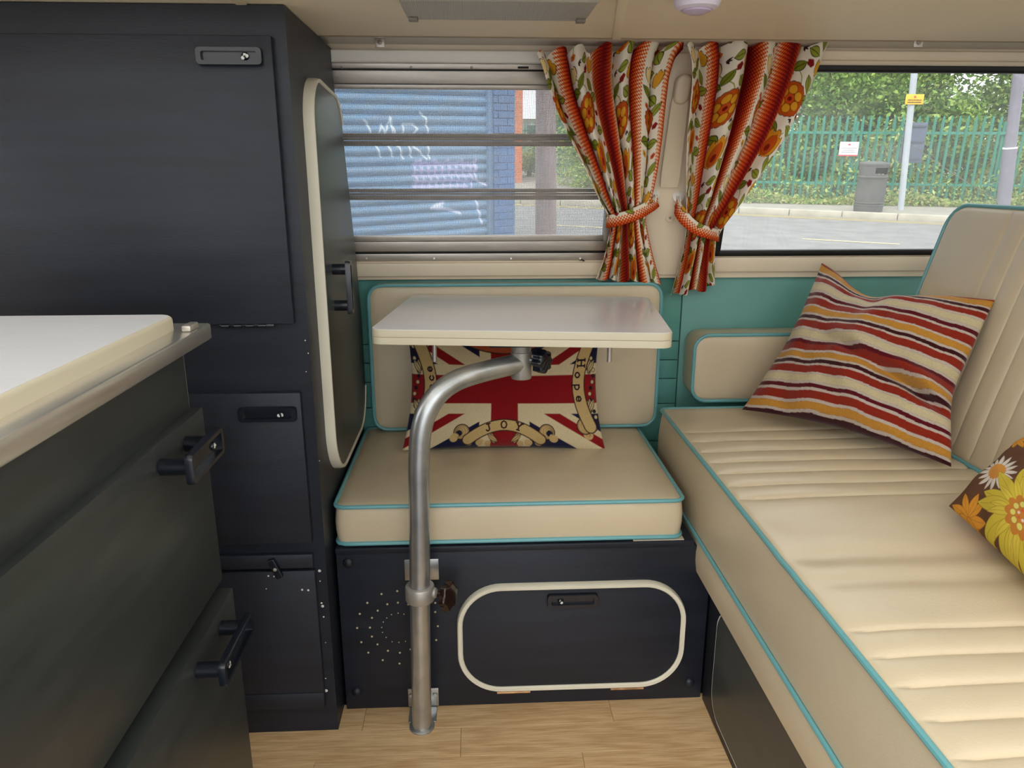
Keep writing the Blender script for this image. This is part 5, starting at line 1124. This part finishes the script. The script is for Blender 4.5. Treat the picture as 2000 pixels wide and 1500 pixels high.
for k in range(3):
    xw = xc+0.15+k*1.1; f_ = MB().box(xw, xw+0.7, 33.95, 34.02, hr-0.95, hr-0.2).build('window', MT['white_paint'], ph_, sm=False); MB().box(xw+.06, xw+.64, 33.93, 33.96, hr-.89, hr-.26).build('pane', mat('dark_pane', (84, 92, 96), 0.2), f_, sm=False)

# ---- vegetation behind the fence
lm = bpy.data.materials.new('leaf'); lm.use_nodes = True; n = lm.node_tree.nodes; l = lm.node_tree.links; bs_ = n['Principled BSDF']; bs_.inputs['Roughness'].default_value = 0.6; a_ = n.new('ShaderNodeAttribute'); a_.attribute_name = 'Col'
l.new(a_.outputs['Color'], bs_.inputs['Base Color']); tl_ = n.new('ShaderNodeBsdfTranslucent'); l.new(a_.outputs['Color'], tl_.inputs[0]); mx = n.new('ShaderNodeMixShader'); mx.inputs[0].default_value = 0.4
out_ = [q for q in n if q.type == 'OUTPUT_MATERIAL'][0]; l.new(bs_.outputs[0], mx.inputs[1]); l.new(tl_.outputs[0], mx.inputs[2]); l.new(mx.outputs[0], out_.inputs[0])
bark = mat('bark', (104, 88, 70), 0.9, var=0.3, vscale=10)
def leaves(name, parent, centres, radii, N, size, cols, seed, flat=1.0):
    N = int(N*1.8); size = size*0.78
    rs = np.random.default_rng(seed); ci = rs.integers(0, len(centres), N); C_ = np.array(centres)[ci]; R__ = np.array(radii)[ci]
    d = rs.normal(size=(N, 3)); d /= np.linalg.norm(d, axis=1)[:, None]; rr = rs.random(N)**0.45
    P = C_+d*(rr*1.0)[:, None]*R__[:, None]*np.array([1, 1, flat]); P[:, 2] = np.maximum(P[:, 2], 0.1)
    nrm_ = rs.normal(size=(N, 3)); nrm_[:, 2] = np.abs(nrm_[:, 2])+0.3; nrm_ /= np.linalg.norm(nrm_, axis=1)[:, None]
    t1 = np.cross(nrm_, rs.normal(size=(N, 3))); t1 /= np.linalg.norm(t1, axis=1)[:, None]; t2 = np.cross(nrm_, t1); s = size*(0.6+0.8*rs.random(N))[:, None]
    V = np.stack([P-t1*s*.5, P+t2*s*.30-nrm_*s*.05, P+t1*s*.5, P-t2*s*.30-nrm_*s*.05], 1).reshape(-1, 3)
    F = np.arange(4*N).reshape(-1, 4)
    c_ = np.array([lin(q) for q in cols])[rs.integers(0, len(cols), N)]*(0.95+0.6*rs.random(N))[:, None]
    o = mesh(name, V, F, lm, parent, col=np.repeat(c_, 4, 0)); o['kind'] = 'stuff'; return o
def tree(x, y, h, r, N, size, cols, seed, label, low=0.5, cat='tree', n_cl=14, name='tree'):
    rs = np.random.default_rng(seed+100); t_ = ething(name, (x, y, 0.08), label, cat, 'trees and bushes behind the green fence')
    cen = []; rad = []
    for k in range(n_cl):
        a = rs.uniform(0, 2*PI); q = r*rs.uniform(0.1, 0.75); hh = rs.uniform(low, h); cen.append((x+q*math.cos(a), y+q*math.sin(a)*0.7, hh)); rad.append(r*rs.uniform(0.3, 0.5))
    mb = MB(); mb.tube([(x, y, 0.0), (x+.05, y, h*.4), (x-.04, y+.03, h*.8)], [0.09, 0.06, 0.03], 8)
    for c_ in cen[:7]: mb.tube([(x, y, c_[2]*0.55), tuple(c_)], [0.035, 0.012], 5)
    mb.build('trunk', bark, t_); leaves('foliage', t_, cen, rad, N, size, cols, seed); return t_
G1 = [(126, 156, 70), (104, 138, 58), (150, 176, 88), (84, 118, 50)]; G2 = [(96, 132, 60), (70, 104, 44), (130, 160, 76), (158, 180, 96)]; G3 = [(146, 170, 92), (168, 186, 110), (118, 148, 72), (190, 192, 130)]
TR = [(6.2, 18.9, 2.4, 1.3, 4600, .13, G3, 'pale green bush behind the fence just right of the right curtain'), (7.6, 18.9, 3.0, 1.4, 5000, .13, G1, 'mid green bush behind the white fence notice'), (8.6, 18.4, 3.9, 1.8, 8500, .14, G1, 'tall leafy tree behind the slim street post'),
      (10.4, 17.9, 4.2, 2.0, 10000, .15, G2, 'large spreading tree right of the slim street post'), (12.6, 17.6, 4.4, 2.1, 9000, .15, G2, 'large dark green tree behind the lamp column'), (10.6, 21.8, 4.6, 2.1, 6500, .18, G3, 'pale tree standing far back above the litter bin'), (12.4, 22.0, 5.0, 2.5, 7000, .18, G3, 'pale tree far back near the window edge'),
      (5.6, 24.5, 3.4, 1.7, 5200, .15, G3, 'light green tree behind the fence, partly behind the left curtain'), (3.0, 20.6, 1.25, 1.05, 3600, .11, G3, 'pale green bush in front of the fence right of the timber pole'), (1.75, 25.0, 0.8, 0.7, 1500, .11, G3, 'low pale weeds by the fence between the brick house and the timber pole'), (3.6, 31.5, 2.2, 1.3, 3000, .17, G1, 'green bush far behind the fence beside the pale house')]
for i_, (x, y, h, r, N, s, cols, lb) in enumerate(TR): tree(x, y, h, r, N, s, cols, i_*7+1, lb, low=0.35 if i_ not in (5, 6) else 1.2)
# undergrowth, weeds and a far dark hedge
def band(name, label, s0, s1, q0, q1, N, size, hmax, cols, seed, mode='weeds'):
    rs = np.random.default_rng(seed); a = rs.uniform(s0, s1, N); q = rs.uniform(q0, q1, N); hh = hmax*rs.random(N)**1.6*(0.6+0.4*np.sin(a*2.1)); hh = np.abs(hh)+0.02
    P = np.stack([FS[0]+fd[0]*a+fn[0]*q, FS[1]+fd[1]*a+fn[1]*q, 0.08+hh], 1)
    nrm_ = rs.normal(size=(N, 3)); nrm_ /= np.linalg.norm(nrm_, axis=1)[:, None]; t1 = np.cross(nrm_, rs.normal(size=(N, 3))); t1 /= np.linalg.norm(t1, axis=1)[:, None]; t2 = np.cross(nrm_, t1); s = size*(0.6+0.8*rs.random(N))[:, None]
    V = np.stack([P-t1*s*.5, P+t2*s*.22, P+t1*s*.5, P-t2*s*.22], 1).reshape(-1, 3); c_ = np.array([lin(q_) for q_ in cols])[rs.integers(0, len(cols), N)]*(0.95+0.6*rs.random(N))[:, None]
    o = mesh(name, V, np.arange(4*N).reshape(-1, 4), lm, None, col=np.repeat(c_, 4, 0)); esingle(o, label, mode, 'stuff'); return o
band('weeds', 'low green weeds growing along the foot of the fence', -0.5, FL+0.5, -0.45, 0.25, 9000, .085, 0.32, [(138, 160, 84), (112, 140, 66), (164, 172, 104), (176, 166, 120)], 5)
band('undergrowth', 'tangled undergrowth directly behind the green fence', -0.5, FL+0.5, 0.3, 1.1, 13000, .12, 1.5, [(120, 144, 72), (92, 118, 54), (156, 170, 96), (132, 120, 84)], 6, 'undergrowth')
hg = []
for k in range(18): hg.append((7.2+k*0.62, 23.5-0.1*k, 0.9+0.5*math.sin(k*1.3)))
ht_ = ething('hedge', (12, 23, 0.08), 'dense green hedge in the distance behind the trees', 'hedge'); leaves('foliage', ht_, hg, [1.1]*18, 12000, .2, G2, 99)
band('ivy', 'loose climbing leaves poking through the green fence', 0.2, FL, -0.10, 0.25, 3600, .09, 1.75, [(150, 172, 96), (120, 146, 72), (172, 186, 116)], 12, 'ivy')
band('grass', 'rough grass strip behind the green fence', -0.5, FL+0.5, 0.2, 6.0, 7000, .16, 0.10, [(128, 148, 80), (108, 130, 66)], 8, 'grass')
